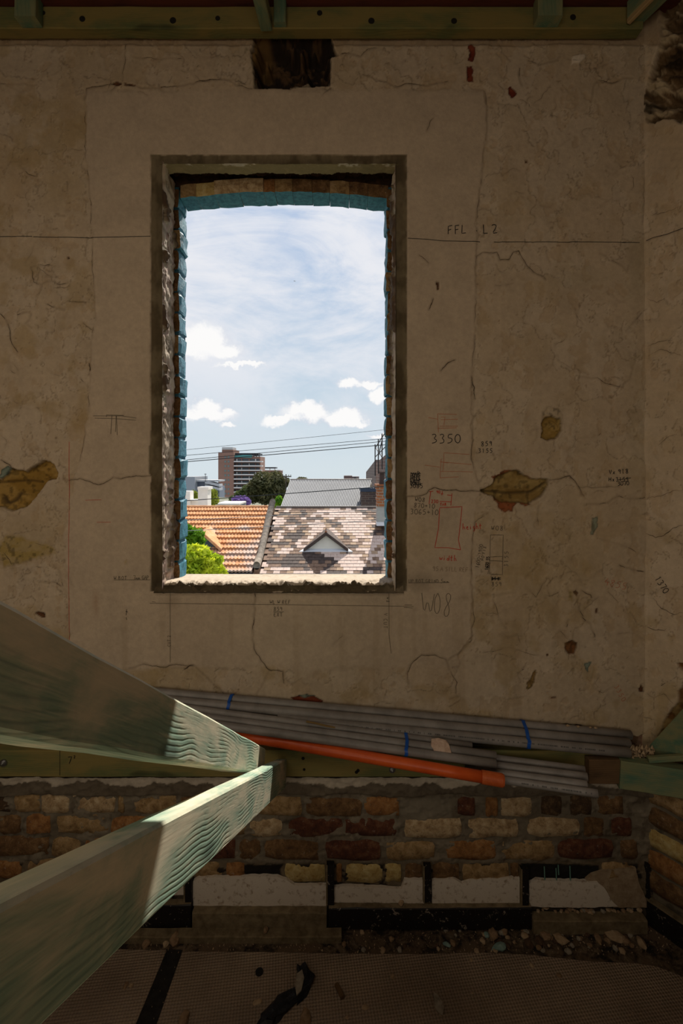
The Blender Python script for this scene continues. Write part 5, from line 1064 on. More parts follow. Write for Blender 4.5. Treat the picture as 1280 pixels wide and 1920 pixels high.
# ------------------------------------------------------------------ rest of the room shell
sh = MB(); sh.box((-2.1, -3.7, -.1), (-1.9, 2.02, 3.7)); sh.build('wall_left', CONC, None, kind='structure')
sh = MB(); sh.box((2.2, -3.7, -.1), (2.35, 1.0, 3.7)); sh.build('wall_side', CONC, None, kind='structure'); bpy.data.objects['wall_side'].name = 'wall_right_rear'
sh = MB(); sh.box((-2.1, -3.8, -.1), (2.35, -3.65, 3.7)); sh.build('wall_rear', CONC, None, kind='structure')
ceil = MB(); ceil.add([(-2.1, -3.8, 3.62), (2.4, -3.8, 3.62), (2.4, 2.02, 3.62), (-2.1, 2.02, 3.62)], [(0, 1, 2, 3)]); ceil = ceil.build('ceiling', T_RED, None, kind='structure', label='dark red brown boards overhead')
x = -2.0
for i in range(11):          # the first boards lie across the top of the ledger
    pass
yy = 1.93
for i in range(9):
    mb = MB(); y0 = yy - .130; mb.box((-1.9, y0, 3.322), (1.62, yy - .003, 3.342)); mb.build('board', T_RED, ceil); yy -= .133

# unseen boarded deck, added to bounce sunlight onto the wall
dk = thing('bounce_deck', 'unseen boarded deck behind the viewer, added to bounce sunlight', 'deck', (0, -1.4, .60)); T_DECK = mat('bounce_deck_board', m_timber((.64, .52, .36), (.42, .34, .2), .2, .5), rough=.8)
for i in range(28):
    y1 = .62 - i * .138; mb = MB(); mb.box((-1.88, y1 - .134, .60 + .0006 * (i % 3)), (1.75, y1, .622 + .0006 * (i % 3))); mb.build('board', T_DECK, dk)
# ================================================================== OUTSIDE
def Q(px, py, d): return P(px, py, d)
GROUND_Z = -5.0
def m_ground(b, p, co):
    n = b.noise(co, .2, 5, .6); b.put(p.inputs['Base Color'], b.ramp(n, [(.4, (.10, .11, .06)), (.6, (.20, .20, .17))]))
g = MB(); g.add([(-80, 2.2, GROUND_Z), (80, 2.2, GROUND_Z), (80, 115, GROUND_Z), (-80, 115, GROUND_Z)], [(0, 1, 2, 3)]); g.build('ground', mat('street_ground', m_ground, rough=.95), None, kind='structure', label='ground between the houses outside')
RENDER = mat('pale_render', noisy((.62, .58, .50), (.72, .68, .60), 2), rough=.9)
PALEGREEN = mat('pale_green_paint', noisy((.42, .47, .42), (.5, .55, .5), 3), rough=.7)
GUT = mat('dark_gutter', color=(.03, .03, .035), rough=.5)
SLATES = [mat('slate_pale', noisy((.48, .35, .29), (.62, .49, .42), 9, .3), rough=.8), mat('slate_brown', noisy((.13, .075, .05), (.24, .15, .10), 9, .3), rough=.8), mat('slate_tan', noisy((.28, .18, .11), (.38, .26, .17), 9, .3), rough=.8), mat('slate_dark', noisy((.045, .032, .028), (.09, .062, .052), 9, .3), rough=.8)]
# slate roof ---------------------------------------------------------
RY, EY = 16.0, 12.9                     # ridge and eave distance
RZ = CZ - (951 - HY) / F * RY; EZ = CZ - (1073 - HY) / F * EY
sv = Vector((0, EY - RY, EZ - RZ)); SL = sv.length; sdn = sv.normalized(); SN = Vector((0, -(RZ - EZ) / SL * 1.0, (RY - EY) / SL)).normalized()
def roofpt(x, s, up=0): return Vector((x, RY, RZ)) + sdn * s + SN * up
def ray_roof(px, py):
    d = Vector(((px - CX) / F, 1, (HY - py) / F)); o0 = Vector((0, 0, CZ)); t = (Vector((0, RY, RZ)) - o0).dot(SN) / d.dot(SN); p = o0 + d * t; return p.x, (p - Vector((0, RY, RZ))).dot(sdn)
PXL, PXR = (545 - CX) / F * RY, 2.05     # parapet line at ridge; right end of slate roof
h2o = thing('terrace_house', 'terrace house across the street with the patchy slate roof and small white dormer', 'house', (.4, 14.5, GROUND_Z))
XSL = -2.16; XSR = 2.6
mb = MB(); mb.box((XSL, EY + .25, GROUND_Z), (XSR, RY + 3.2, EZ - .05)); mb.prism([(XSL, EY + .25, EZ - .06), (XSL, RY, RZ - .05), (XSL, RY + 3.2, EZ - .06)], (XSR - XSL, 0, 0)); mb.build('wall', PALEGREEN, h2o)
mb = MB(); mb.prism([roofpt(XSL, -.02, -.02), roofpt(XSR, -.02, -.02), roofpt(XSR, SL, -.02), roofpt(XSL, SL, -.02)], SN * -.05); mb.build('roof_deck', SLATES[3], h2o)
mb = MB(); mb.box((XSL, EY - .10, EZ - .09), (XSR, EY + .02, EZ - .015)); mb.build('gutter', GUT, h2o)
mb = MB(); mb.box((XSL, EY, EZ - .42), (XSR, EY + .25, EZ - .09)); mb.build('fascia', PALEGREEN, h2o)
mb = MB(); mb.box((XSL, RY - .05, RZ - .02), (XSR, RY + .05, RZ + .035)); mb.build('ridge_capping', mat('ridge_dark', color=(.12, .10, .09), rough=.6), h2o)
NR = 23; dr = SL / NR; sw = .178; sr = random.Random(8)
def slate_mesh():
    me = bpy.data.meshes.new('slate'); w, h, t = sw - .006, dr * 1.55, .012
    vs = [(x, y, z) for z in (0, 1) for (x, y) in ((0, 0), (w, 0), (w, h), (0, h))]; vs = [(x, y, (.018 if y > 0 else .003) - (t if z == 0 else 0)) for x, y, z in vs]
    me.from_pydata(vs, [], [(3, 2, 1, 0), (4, 5, 6, 7), (0, 1, 5, 4), (1, 2, 6, 5), (2, 3, 7, 6), (3, 0, 4, 7)]); me.materials.append(None); me.update(); return me
SLM = slate_mesh(); Mroof = Matrix((Vector((1, 0, 0)), sdn, SN)).transposed().to_4x4()
rest = [MB() for _ in SLATES]; count = 0
par_l = lambda s: None
cand = []
xd0, sd0 = ray_roof(611, 1030)      # dormer base centre
pxa, sa_ = ray_roof(541, 951); pxb, sb_ = ray_roof(489, 1073)
def par_x(s): return -2.27
for r_ in range(NR):
    s0 = r_ * dr; x = XSL + (.5 * sw if r_ % 2 else 0) + sr.uniform(-.02, .02)
    while x < XSR - sw:
        if True: cand.append((r_, x, s0))
        x += sw
cand.sort(key=lambda c: -c[0])
for n_, (r_, x, s0) in enumerate(cand):
    cl = mnoise.fractal(Vector((x * 1.1 + 4.2, s0 * 1.25 + 1.3, 0)), .8, 2.2, 3); cen = x + sw / 2
    v = cl * 1.1 + sr.uniform(-.32, .32) - .22 * max(0, 1 - abs(cen - (xd0 - .85)) / .8) + .16 * max(0, 1 - abs(cen - (xd0 + 1.2)) / .9) + (.18 if s0 < .5 else 0)
    mi = 0 if v > .12 else 2 if v > -.02 else 1 if v > -.30 else 3
    if n_ < 300:
        o = bpy.data.objects.new('slate', SLM); o.matrix_world = Matrix.Translation(roofpt(x, s0, 0) - wloc(h2o)) @ Mroof; link(o, h2o); o.material_slots[0].link = 'OBJECT'; o.material_slots[0].material = SLATES[mi]
    else:
        w, h = sw - .006, dr * 1.3; a = [roofpt(x, s0, .003), roofpt(x + w, s0, .003), roofpt(x + w, s0 + h, .018), roofpt(x, s0 + h, .018)]; rest[mi].prism(a, SN * -.010)
allr = MB()
for i, m_ in enumerate(rest): allr.add(m_.v, m_.f, i)
if allr.v:
    o = allr.build('upper_slates', SLATES, h2o, kind='stuff')
# dormer
def dorm(house, x0, s_, halfw, hgt, wallm, label=None, deep=1.0, roofm=None):
    base = roofpt(x0, s_, .01); y0 = base.y; z0 = base.z; mb = MB()
    mb.prism([(x0 - halfw * .86, y0, z0), (x0 + halfw * .86, y0, z0), (x0, y0, z0 + hgt * .84)], (0, deep, 0)); d_ = mb.build('dormer', wallm, house, label=label)
    bt = z0 + hgt
    for sgn in (-1, 1):
        rb = MB(); e = Vector((x0 + sgn * halfw * 1.06, y0 - .10, z0 - .02)); r = Vector((x0, y0 - .10, bt)); up = Vector((0, 0, .045)); rb.prism([e, r, r + up, e + up], (0, deep + .1, 0)); rb.build('dormer_roof', roofm or SLATES[3], d_)
        bb = MB(); e2 = e + Vector((0, -.02, -.05)); r2 = r + Vector((0, -.02, -.05)); bb.prism([e2, r2, r2 + up * 2, e2 + up * 2], (0, .03, 0)); bb.build('barge_board', roofm or RENDER, d_)
    return d_, Vector((x0, y0 - .1, bt))
d_, top = dorm(h2o, xd0, sd0, .60, .46, RENDER, 'small white gabled dormer', .8, SLATES[3])
mb = MB(); mb.tube(top, top + Vector((0, 0, .16)), .018, 6, r2=.008); mb.tube(top + Vector((0, 0, .03)), top + Vector((0, 0, .06)), .035, 6); mb.build('finial', mat('rusty_finial', color=(.20, .07, .03), rough=.9), d_)
b0 = roofpt(xd0, sd0, .02); mb = MB(); mb.prism([(xd0 - .76, b0.y - .12, b0.z - .075), (xd0 + .76, b0.y - .12, b0.z - .075), (xd0 + .58, b0.y + .08, b0.z + .02), (xd0 - .58, b0.y + .08, b0.z + .02)], (0, 0, .016)); mb.build('lead_flashing', mat('lead_flashing', color=(.62, .64, .68), rough=.5), d_)
# parapet roll between the houses
h1o = thing('terrace_house', 'terrace house across the street with the orange terracotta tile roof', 'house', (-4, 14.5, GROUND_Z))
CEM = mat('weathered_cement', noisy((.13, .11, .09), (.27, .23, .19), 9, .8, .03), rough=.95)
mb = MB(); pth = [Q(511, 941, 15.9), Q(506, 960, 15.6), Q(500, 985, 15.0), Q(495, 1010, 14.4), Q(488, 1040, 13.6), Q(481, 1062, 13.0)]
pw = MB()
for i, p_ in enumerate(pth):
    ring = [p_ + Vector((math.cos(a) * .098, 0, math.sin(a) * .11 + (.02 if i % 2 else 0))) for a in [math.pi * 2 * k / 14 for k in range(14)]]; mb.v += ring
    if i: mb.f += [((i - 1) * 14 + k, (i - 1) * 14 + (k + 1) % 14, i * 14 + (k + 1) % 14, i * 14 + k) for k in range(14)]
mb.f += [tuple(range(14)), tuple(70 + k for k in range(14))[::-1]]; mb.m = [0] * len(mb.f); mb.build('parapet_coping', CEM, h1o, smooth=True, label='weathered cement coping between the two roofs')
pw = MB()
for a, b_ in zip(pth[:-1], pth[1:]): pw.hull8([Vector((a.x - .07, a.y, a.z - 1.2)), Vector((a.x + .07, a.y, a.z - 1.2)), Vector((b_.x + .07, b_.y, b_.z - 1.2)), Vector((b_.x - .07, b_.y, b_.z - 1.2)), a + Vector((-.07, 0, -.05)), a + Vector((.07, 0, -.05)), b_ + Vector((.07, 0, -.05)), b_ + Vector((-.07, 0, -.05))])
pw.build('parapet_wall', mat('parapet_brick', noisy((.20, .10, .06), (.30, .18, .12), 8), rough=.95), h1o)
# terracotta roof
def m_terra(b, p, co):
    g_ = b.new('ShaderNodeNewGeometry').outputs['Position']; n = b.noise(g_, 1.4, 5, .65); n2 = b.noise(g_, 5, 3, .6); z = b.new('ShaderNodeSeparateXYZ'); b.put(z.inputs[0], g_)
    col = b.ramp(n2, [(.3, (.48, .21, .09)), (.5, (.60, .28, .12)), (.7, (.68, .38, .20))]); f = b.math('ADD', n, b.math('MULTIPLY', b.math('SUBTRACT', -.05, z.outputs[2]), .22)); col = b.mix(b.sstep(f, .50, .72), col, (.50, .38, .32)); b.put(p.inputs['Base Color'], col)
TERRA = mat('terracotta_tile', m_terra, rough=.85)
X0 = -8.0; NC = 13; dc = SL / NC; tw = .100
mb = MB(); mb.box((X0, EY + .25, GROUND_Z), (par_x(SL) - .05, RY + 3.2, EZ - .05)); mb.build('wall', RENDER, h1o)
mb = MB(); mb.prism([roofpt(X0, 0, -.05), roofpt(par_x(0) - .1, 0, -.05), roofpt(par_x(SL) - .1, SL, -.05), roofpt(X0, SL, -.05)], SN * -.04); mb.build('roof_deck', mat('dark_tile_deck', color=(.10, .05, .03), rough=.95), h1o)  # deck below the tiles is plain dark brown
tm = MB(); sub = 6; prof = [(0, .0), (.18, .022), (.36, .026), (.52, .006), (.76, 0), (1, 0)]
for r_ in range(NC):
    xend = par_x((r_ + .5) * dc) - .10; n = int((xend - X0) / tw) + 1; x0r = X0
    pts = []
    for i in range(n):
        for (a, h_) in prof[:-1]:
            x = x0r + (i + a) * tw
            if x <= xend: pts.append((x, h_))
    o_ = len(tm.v)
    for (x, h_) in pts: tm.v += [roofpt(x, r_ * dc - .04, h_ - .012), roofpt(x, (r_ + 1) * dc, h_ + .050), roofpt(x, (r_ + 1) * dc, h_ - .012)]
    for i in range(len(pts) - 1): k_ = o_ + 3 * i; tm.f += [(k_, k_ + 1, k_ + 4, k_ + 3), (k_ + 1, k_ + 2, k_ + 5, k_ + 4)]; tm.m += [0, 0]
tm.build('roof_tiles', TERRA, h1o, kind='stuff')
mb = MB(); mb.tube((X0, RY, RZ - .01), (par_x(0), RY, RZ - .01), .07, 10); mb.build('ridge_tiles', TERRA, h1o)
mb = MB(); mb.box((X0, EY - .1, EZ - .10), (par_x(SL) - .1, EY + .02, EZ - .02)); mb.build('gutter', GUT, h1o)
xg, sg = ray_roof(382, 1030)
dorm(h1o, xg - .05, sg, .55, .50, mat('dark_dormer_glass', color=(.05, .06, .07), rough=.3), 'dark gabled dormer half hidden by the green tree', .9, TERRA)
# chimney right, on the slate house
CH = mat('chimney_brick', None, (.30, .12, .05), .9)
chim = thing('brick_chimney', 'orange brick chimney with corbelled cap and rendered base at the right edge of the view', 'chimney', Q(716, 985, 14.6))
dpt = 14.6
def cbox(name, a, b_, d, dd, m, par): 
    p0 = Q(a[0], b_[1], d); p1 = Q(b_[0], a[1], d); mm = MB(); mm.box((p0.x, d, p0.z), (p1.x, d + dd, p1.z)); return mm.build(name, m, par)
BRK = {}
def m_courses(c1, c2, mor, rowh, bw, coord='geo', axis='XZ'):
    def fn(b, p, co):
        g_ = b.new('ShaderNodeNewGeometry').outputs['Position']; s = b.new('ShaderNodeSeparateXYZ'); b.put(s.inputs[0], g_); c_ = b.new('ShaderNodeCombineXYZ')
        b.put(c_.inputs[0], b.math('ADD', s.outputs[0], s.outputs[1])); b.put(c_.inputs[1], s.outputs[2])
        n = b.new('ShaderNodeTexBrick'); b.put(n.inputs['Vector'], c_.outputs[0]); n.inputs['Color1'].default_value = (*c1, 1); n.inputs['Color2'].default_value = (*c2, 1); n.inputs['Mortar'].default_value = (*mor, 1)
        n.inputs['Scale'].default_value = 1; n.inputs['Row Height'].default_value = rowh; n.inputs['Brick Width'].default_value = bw; n.inputs['Mortar Size'].default_value = rowh * .12; b.put(p.inputs['Base Color'], n.outputs[0])
    return fn
CHB = mat('orange_brick_courses', m_courses((.34, .12, .045), (.24, .085, .035), (.30, .24, .18), .086, .24), rough=.9)
cbox('stack', (707, 914), (728, 951), dpt, .5, CHB, chim); cbox('corbel', (704, 908), (730, 912), dpt - .05, .6, CHB, chim); cbox('corbel', (705.5, 912), (729, 918), dpt - .03, .56, CHB, chim); cbox('corbel', (706, 934), (729, 938), dpt - .02, .54, CHB, chim)
cbox('rendered_base', (707, 951), (728, 985), dpt - .02, .54, mat('grey_render', noisy((.30, .30, .28), (.38, .38, .35), 4), rough=.9), chim); cbox('flashing', (706, 979), (728, 986), dpt - .04, .3, mat('lead_flashing'), chim)
c = Q(716, 905, dpt + .15); mb = MB(); mb.tube(c + Vector((0, 0, -.05)), c + Vector((0, 0, .30)), .09, 10, r2=.07); mb.tube(c + Vector((0, 0, .28)), c + Vector((0, 0, .33)), .10, 10); mb.build('chimney_pot', mat('dark_pot', color=(.05, .03, .025), rough=.8), chim)
# corrugated roof house
CORR = mat('galvanised_sheet', noisy((.27, .275, .285), (.32, .325, .335), .6, .1), rough=.85)
h3 = thing('corrugated_roof_house', 'house behind with the long grey corrugated iron roof', 'house', Q(610, 960, 22) )
D1, D2 = 25.0, 21.5; tl, tr_, br_, bl_ = Q(544, 901, D1), Q(697, 901, D1), Q(683, 953, D2), Q(526, 951, D2)
n = 50; vs = []; fs = []; mi = []; upv = Vector((0, -.3, .95))
for i in range(n):
    for a_, h_ in ((0, 0), (.14, .055), (.66, .055), (.80, 0)): t_ = (i + a_) / n; off = upv * h_; vs += [tl.lerp(tr_, t_) + off, bl_.lerp(br_, t_) + off]
vs += [tr_, br_]
for i in range(4 * n): fs.append((2 * i, 2 * i + 1, 2 * i + 3, 2 * i + 2)); mi.append(1 if i % 4 in (3, ) else 0)
meshobj('roof_sheet', vs, fs, [CORR, mat('shaded_groove', color=(.07, .07, .075), rough=.9)], h3, False, mi)  # groove faces painted dark for the shade between ribs
mb = MB(); mb.prism([bl_ + Vector((.1, .1, -.1)), br_ + Vector((-.1, .1, -.1)), tr_ + Vector((0, .2, -.1)), tl + Vector((0, .2, -.1))], (0, 0, -4)); mb.build('wall', RENDER, h3)
mb = MB(); mb.tube(tl + Vector((0, 0, .03)), tr_ + Vector((0, 0, .03)), .06, 8); mb.build('ridge_capping', mat('ridge_dark'), h3)
mb = MB(); mb.tube(bl_ + Vector((-.2, -.05, -.02)), br_ + Vector((.6, -.05, -.02)), .06, 8); mb.build('gutter', GUT, h3)
DKB = mat('dark_brick_courses', m_courses((.045, .030, .030), (.07, .045, .04), (.10, .08, .075), .10, .3), rough=.9)
cbox('end_wall', (677, 921), (706, 953), 21.3, 1.2, DKB, h3); cbox('parapet_band', (676, 915), (706, 922), 21.25, 1.3, mat('navy_band', color=(.02, .03, .06), rough=.6), h3)
# tall brick building with scaffold at the right
BRB = mat('brown_brick_courses', m_courses((.20, .12, .10), (.14, .085, .07), (.24, .19, .17), .16, .45), rough=.9)
h4 = thing('brick_building', 'tall brown brick building behind the chimney at the right edge', 'building', Q(712, 935, 30))
a, b1 = Q(686, 880, 46), Q(704, 862, 30)
mb = MB(); lo = -3.0; xa_, xb_ = a, b1
mb.prism([Vector((a.x, a.y, lo)), Vector((b1.x, b1.y, lo)), b1, Q(686, 885, 46)], (9, 2, 0)); mb.build('wall', mat('grey_brown_wall', m_courses((.17, .125, .12), (.13, .10, .095), (.2, .16, .15), .2, .6), rough=.9), h4)
mb = MB(); mb.prism([Q(705, 925, 26), Q(760, 940, 20), Q(760, 820, 20), Q(705, 868, 26)], (2, 2, 0)); mb.build('front_wall', BRB, h4)
scf = thing('scaffold', 'black steel scaffold on top of the brick building', 'scaffold', Q(710, 880, 24)); SCM = mat('scaffold_tube', color=(.03, .025, .025), rough=.5)
for (x, y0, y1, d) in [(703, 833, 892, 25), (709, 824, 888, 23.6), (716, 813, 880, 22.2), (724, 800, 876, 21)]:
    mb = MB(); mb.tube(Q(x, y0, d), Q(x, y1, d), .028, 6); mb.build('standard', SCM, scf)
for (p0, p1) in [((703, 840, 25), (724, 808, 21)), ((703, 857, 25), (724, 836, 21)), ((703, 838, 25), (716, 857, 22.2)), ((709, 855, 23.6), (716, 826, 22.2))]:
    mb = MB(); mb.tube(Q(*p0), Q(*p1), .024, 6); mb.build('ledger_tube', SCM, scf)
# small flat-roofed block behind the corrugated roof
h5 = thing('flat_roofed_block', 'small dark flat roofed block showing above the corrugated roof', 'building', Q(658, 905, 120)); cbox('main_block', (644.5, 892), (660, 906), 120, 4, mat('dark_block', color=(.13, .085, .08), rough=.9), h5); cbox('side_block', (660, 893.5), (673, 906), 120.5, 4, mat('dark_block_grey', color=(.17, .14, .135), rough=.9), h5); cbox('door_opening', (664, 895), (667, 900), 120.3, .3, GUT, h5)
# tower ------------------------------------------------------------------
TD = 300.0; tw_ = thing('apartment_tower', 'tall brown brick apartment tower with stacked white balconies', 'building', Q(450, 950, TD))
TBR = mat('tower_brick', noisy((.21, .115, .085), (.25, .14, .105), .05), rough=.9); TWH = mat('tower_white', color=(.55, .52, .50), rough=.8); TDK = mat('tower_window', color=(.06, .075, .085), rough=.3); TTE = mat('tower_teal_mesh', color=(.08, .26, .25), rough=.8); TGR = mat('tower_window_frame', color=(.13, .16, .15), rough=.5)
cbox('brick_shaft', (409, 848), (438, 948), TD, 22, TBR, tw_); cbox('plant_room', (416, 843), (437, 849), TD + 1, 18, TBR, tw_); cbox('roof_parapet', (416, 838.5), (436, 843), TD + .5, 10, mat('pale_parapet', color=(.40, .38, .37), rough=.8), tw_)
cbox('brick_body', (438, 856), (488, 948), TD + 3, 18, TBR, tw_); cbox('roof_deck', (438, 849.5), (484, 853), TD + 4, 16, GUT, tw_)
cbox('safety_mesh', (438, 853), (472, 858), TD + 2.4, 1, TTE, tw_)
for x in (475, 480, 485): cbox('deck_post', (x, 850), (x + 1.2, 857), TD + 3, .5, GUT, tw_)
for k in range(8):
    y = 864 + k * 8.2; cbox('window_band', (439, y - 3.5), (486, y), TD + 2.6, 1, TDK, tw_); cbox('balcony', (438, y + .3), (491 if k < 2 else 489, y + 2.4), TD - 1.2, 5, TWH, tw_)
    for j, x in enumerate((443, 452, 466, 478)): cbox('balcony_pier', (x, y - 3.6), (x + 1.8, y + .3), TD + 2, 1, TWH if (j + k) % 3 == 0 else TBR, tw_)
for k in range(9):
    for x in (420.5, 426.5): cbox('window', (x, 855 + k * 8.6), (x + 3.4, 858.6 + k * 8.6), TD - .15, .5, TGR, tw_)
h6 = thing('rear_block', 'lower brick block with a flat canopy between the tower and the tree', 'building', Q(510, 940, 335)); cbox('block', (492, 881.5), (525, 940), 335, 15, TBR, h6); cbox('canopy', (493, 876), (517, 878.5), 334, 8, GUT, h6)
for x in (495, 505, 514): cbox('canopy_post', (x, 878), (x + 1.2, 882), 334, 1, TWH, h6)
cbox('roof_edge', (492, 881), (526, 882.5), 334.5, 16, TWH, h6)
h7 = thing('concrete_building', 'grey building with curved concrete decks at the left of the tower', 'building', Q(380, 940, 210)); GRC = mat('grey_cladding', color=(.24, .25, .27), rough=.6)
cbox('plain_block', (340, 894), (365, 945), 210, 20, GRC, h7); cbox('upper_band', (365, 900), (411, 903), 212, 10, mat('deck_pale', color=(.36, .36, .37), rough=.7), h7); cbox('glazing', (365, 903), (384, 917), 214, 10, mat('dark_glazing', color=(.09, .10, .13), rough=.3), h7)
for k, y in enumerate((902, 909)):
    mb = MB(); pv = None
    ptsd = [(384, y), (392, y + 1.2), (400, y + 3.0), (411, y + 6)]
    poly = [Q(x, yy_, 212) for x, yy_ in ptsd] + [Q(x, yy_ + 4.6, 212) for x, yy_ in ptsd[::-1]]; mb.prism(poly, (0, 6, 0)); mb.build('curved_deck', mat('deck_pale' if k == 0 else 'deck_pale'), h7)
cbox('lower_body', (384, 912), (411, 945), 216, 10, mat('dark_glazing'), h7)
mb = MB(); mb.tube(Q(385, 902, 211), Q(385, 888, 211), .12, 5); mb.tube(Q(383, 889, 211), Q(387, 889, 211), .12, 5); mb.build('aerial', SCM, h7)
# white chimney and parapet on the row behind
h8 = thing('white_chimney', 'broad white rendered chimney behind the terracotta roof', 'chimney', Q(380, 950, 18)); WH = mat('white_render', noisy((.70, .67, .63), (.80, .77, .73), 2), rough=.85)
cbox('stack', (371, 917), (389, 952), 18, .5, WH, h8); cbox('cap', (370, 913), (390.5, 918), 17.95, .6, WH, h8)
h9 = thing('white_parapet', 'low white parapet wall with a pier left of the chimney', 'parapet', Q(358, 950, 18.4)); cbox('parapet', (340, 938), (386, 952), 18.5, .3, WH, h9); cbox('pier', (338, 921), (356, 952), 18.35, .45, WH, h9); cbox('coping', (355, 937), (372, 939.5), 18.4, .5, WH, h9)
h10 = thing('distant_low_roof', 'long pale low roof just above the terracotta ridge', 'roof', Q(430, 950, 40)); cbox('roof_edge', (405, 944), (448, 947), 40, 3, WH, h10); cbox('wall', (405, 946), (448, 960), 40.3, 3, GRC, h10)

# trees ---------------------------------------------------------------------
def leafmat(n, c1, c2, tr=.3):
    def fn(b, p, co):
        g_ = b.new('ShaderNodeNewGeometry').outputs['Position']; nn = b.noise(g_, 3 if 'near' in n else .8, 3, .6); b.put(p.inputs['Base Color'], b.ramp(nn, [(.35, c1), (.65, c2)]))
        p.inputs['Transmission Weight'].default_value = 0
    m = mat(n, fn, rough=.6)
    t = m.node_tree; pr = [x for x in t.nodes if x.type == 'BSDF_PRINCIPLED'][0]; out = [x for x in t.nodes if x.type == 'OUTPUT_MATERIAL'][0]
    tl_ = t.nodes.new('ShaderNodeBsdfTranslucent'); mx = t.nodes.new('ShaderNodeMixShader'); mx.inputs[0].default_value = tr
    src = pr.inputs['Base Color'].links[0].from_socket; t.links.new(src, tl_.inputs[0]); t.links.new(pr.outputs[0], mx.inputs[1]); t.links.new(tl_.outputs[0], mx.inputs[2]); t.links.new(mx.outputs[0], out.inputs[0]); return m
def tree(name, label, clumps, leaf, nleaf, m, trunk_px, base_z, d, seed, trunkm=T_OLD, hang=.0, bare=0):
    r = random.Random(seed); t = thing(name, label, 'tree', (Q(trunk_px, HY, d).x, d, base_z)); mb = MB(); cs = []
    for (px, py, rx, ry) in clumps:
        c_ = Q(px, py, d) + Vector((0, r.uniform(-.3, .3) * rx / F * d, 0)); cs.append((c_, rx / F * d, ry / F * d))
    tot = sum(a * b_ for _, a, b_ in cs)
    for c_, rx, rz in cs:
        for _ in range(int(nleaf * rx * rz / tot)):
            v = Vector((r.gauss(0, 1), r.gauss(0, 1), r.gauss(0, 1))).normalized() * r.uniform(.45, 1.05); p_ = c_ + Vector((v.x * rx, v.y * rx, v.z * rz))
            u1 = Vector((r.gauss(0, 1), r.gauss(0, 1), r.gauss(0, 1) - hang)).normalized(); u2 = u1.orthogonal().normalized(); l_ = leaf * r.uniform(.6, 1.3)
            mb.add([p_ - u1 * l_, p_ - u2 * l_ * .42, p_ + u1 * l_, p_ + u2 * l_ * .42], [(0, 1, 2, 3)])
    mb.build('foliage', m, t, kind='stuff')
    tk = MB(); b0 = Vector((Q(trunk_px, HY, d).x, d, base_z)); w = max(.05, cs[0][1] * .10)
    top_ = b0.lerp(cs[0][0], .75); tk.tube(b0, top_, w, 8, r2=w * .6)
    for c_, rx, rz in cs: tk.tube(top_, c_, w * .45, 6, r2=w * .12)
    tk.build('trunk', trunkm, t); return t
EUC = leafmat('eucalypt_leaves', (.06, .07, .025), (.16, .15, .065), .25); LIME = leafmat('lime_leaves_near', (.34, .48, .02), (.80, .82, .05), .45); LIME2 = leafmat('lime_leaves_dark_near', (.06, .20, .012), (.22, .42, .02), .4)
YGR = leafmat('yellow_green_leaves', (.17, .22, .02), (.38, .42, .05), .3); PUR = leafmat('jacaranda_flowers', (.16, .09, .30), (.34, .22, .55), .3); MID = leafmat('mid_green_leaves', (.07, .10, .03), (.15, .19, .06), .3)
tree('gum_tree', 'large dark gum tree in front of the apartment tower', [(500, 905, 24, 17), (494, 893, 17, 9), (515, 896, 15, 12), (478, 915, 16, 16), (520, 922, 16, 20), (500, 930, 20, 16), (474, 932, 13, 12), (535, 905, 9, 9), (531, 935, 9, 12), (485, 902, 12, 10)], .33, 8500, EUC, 497, GROUND_Z - 3, 80, 1)
tree('leafy_tree', 'mid green bushy tree at the left foot of the gum tree', [(462, 918, 9, 8), (452, 928, 12, 8), (466, 928, 8, 8), (440, 935, 9, 6)], .34, 1800, MID, 455, GROUND_Z - 3, 88, 2)
tree('jacaranda_tree', 'purple flowering jacaranda above the terracotta ridge', [(451, 936, 15, 6), (443, 940, 8, 6), (462, 941, 8, 6), (452, 943, 14, 5)], .20, 2600, PUR, 451, GROUND_Z, 62, 3)
tree('leafy_tree', 'yellow green tree right of the white chimney', [(398, 925, 9, 8), (400, 938, 10, 9), (393, 932, 7, 12)], .12, 1700, YGR, 398, GROUND_Z, 32, 4)
tree('leafy_tree', 'yellow green tree between the white pier and the chimney', [(362, 928, 8, 8), (362, 938, 9, 7)], .12, 1100, YGR, 362, GROUND_Z, 33, 5)
tree('leafy_tree', 'bright green shrub between the gum tree and the corrugated roof', [(522, 940, 6, 10), (529, 944, 6, 8), (518, 946, 6, 6)], .12, 700, LIME2, 524, GROUND_Z, 30, 6)
tree('leafy_tree', 'small distant round tree above the corrugated roof', [(566, 899, 9, 4), (560, 900, 5, 3)], .35, 700, EUC, 566, -6, 110, 7)
tree('street_tree', 'bright lime green tree at the lower left of the window view', [(352, 1062, 34, 24), (378, 1060, 30, 20), (400, 1068, 20, 16), (372, 1040, 24, 16), (352, 1040, 24, 18), (392, 1050, 16, 12), (345, 1082, 50, 16), (400, 1085, 24, 14), (410, 1050, 8, 8), (365, 1028, 8, 8), (415, 1074, 9, 9)], .070, 5000, LIME, 360, GROUND_Z, 9.5, 8)
tree('street_tree', 'darker green tree showing above the lime green one', [(352, 1003, 16, 18), (368, 1004, 13, 12), (356, 1022, 18, 14), (374, 1016, 9, 8)], .10, 800, LIME2, 352, GROUND_Z, 11.2, 9)

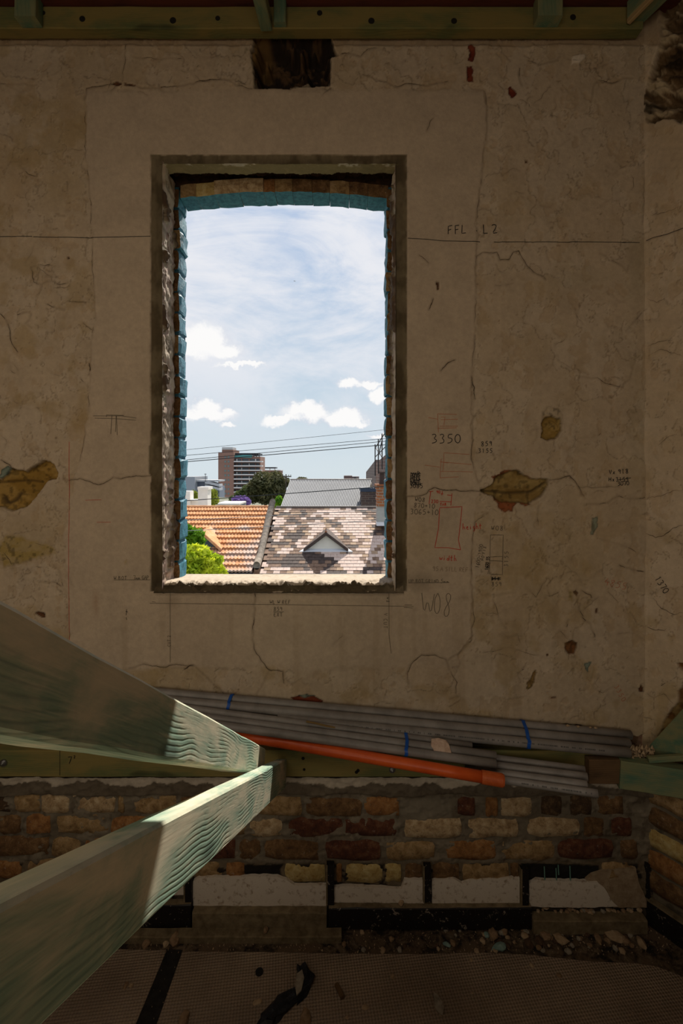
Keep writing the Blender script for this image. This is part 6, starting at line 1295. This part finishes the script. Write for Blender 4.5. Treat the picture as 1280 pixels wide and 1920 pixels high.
# power pole and cables ---------------------------------------------------------
pp = thing('power_pole', 'thin power pole with crossarm beside the gum tree', 'pole', Q(536, 950, 45)); PM = mat('pole_wood', color=(.07, .055, .045), rough=.9)
mb = MB(); mb.tube(Q(536, 889, 45) - Vector((0, 0, 8)), Q(536, 889, 45), .045, 7); mb.build('post', PM, pp)
mb = MB(); mb.tube(Q(529, 893, 45), Q(546, 893.5, 45), .05, 5); mb.tube(Q(531, 896, 45), Q(542, 896.5, 45), .04, 5); mb.build('crossarm', PM, pp)
mb = MB()
for x in (530, 536, 541, 545): c = Q(x, 892.4, 45); mb.tube(c, c + Vector((0, 0, .12)), .03, 5)
mb.build('insulator', PM, pp)
WIRE = mat('black_cable', color=(.02, .022, .025), rough=.6); WIREP = mat('pale_cable', color=(.35, .34, .33), rough=.6)
def cable(p0, p1, r, m, label, sag):
    a = Q(*p0); b_ = Q(*p1); a = a + (a - b_) * 1.2; b_ = b_ + (b_ - a) * .35; mb = MB(); n = 16; pv = None
    for i in range(n + 1):
        t = i / n; c = a.lerp(b_, t) - Vector((0, 0, sag * 4 * (t * (1 - t)) - sag * .9))
        if pv is not None: mb.tube(pv, c, r, 5)
        pv = c
    mb.build('overhead_cable', m, None, label=label, cat='cable')
cable((351, 843, 11), (720, 806, 11), .0042, WIRE, 'highest and thinnest overhead cable', .02)
cable((351, 853.5, 11), (706, 824, 11), .0055, WIRE, 'second overhead cable from the top', .02)
cable((351, 862, 11), (706, 829, 11), .0065, WIRE, 'third overhead cable from the top', .02)
cable((351, 865.5, 10.8), (706, 835.5, 10.8), .0085, WIRE, 'thick fourth overhead cable crossing the tower', .02)
cable((351, 938.5, 10), (705, 913.5, 10), .0085, WIRE, 'black cable crossing just above the terracotta ridge', .02)
cable((351, 975, 9.5), (720, 955.5, 9.5), .0060, WIREP, 'upper pale cable across both tiled roofs', .02)
cable((351, 995, 9.5), (720, 975, 9.5), .0065, WIREP, 'lower pale cable passing over the white dormer', .02)
# distant bird
c = Q(552, 527, 40); mb = MB(); mb.tube(c + Vector((-.06, 0, .01)), c + Vector((.08, 0, -.01)), .03, 6, r2=.012); mb.add([c, c + Vector((.03, 0, .01)), c + Vector((.0, .2, .08)), c + Vector((-.03, .02, 0))], [(0, 1, 2, 3)]); mb.add([c, c + Vector((.03, 0, .01)), c + Vector((.01, -.2, -.09)), c + Vector((-.03, -.02, 0))], [(0, 1, 2, 3)])
mb.build('bird', GUT, None, label='tiny dark bird flying high in the window sky', cat='bird')
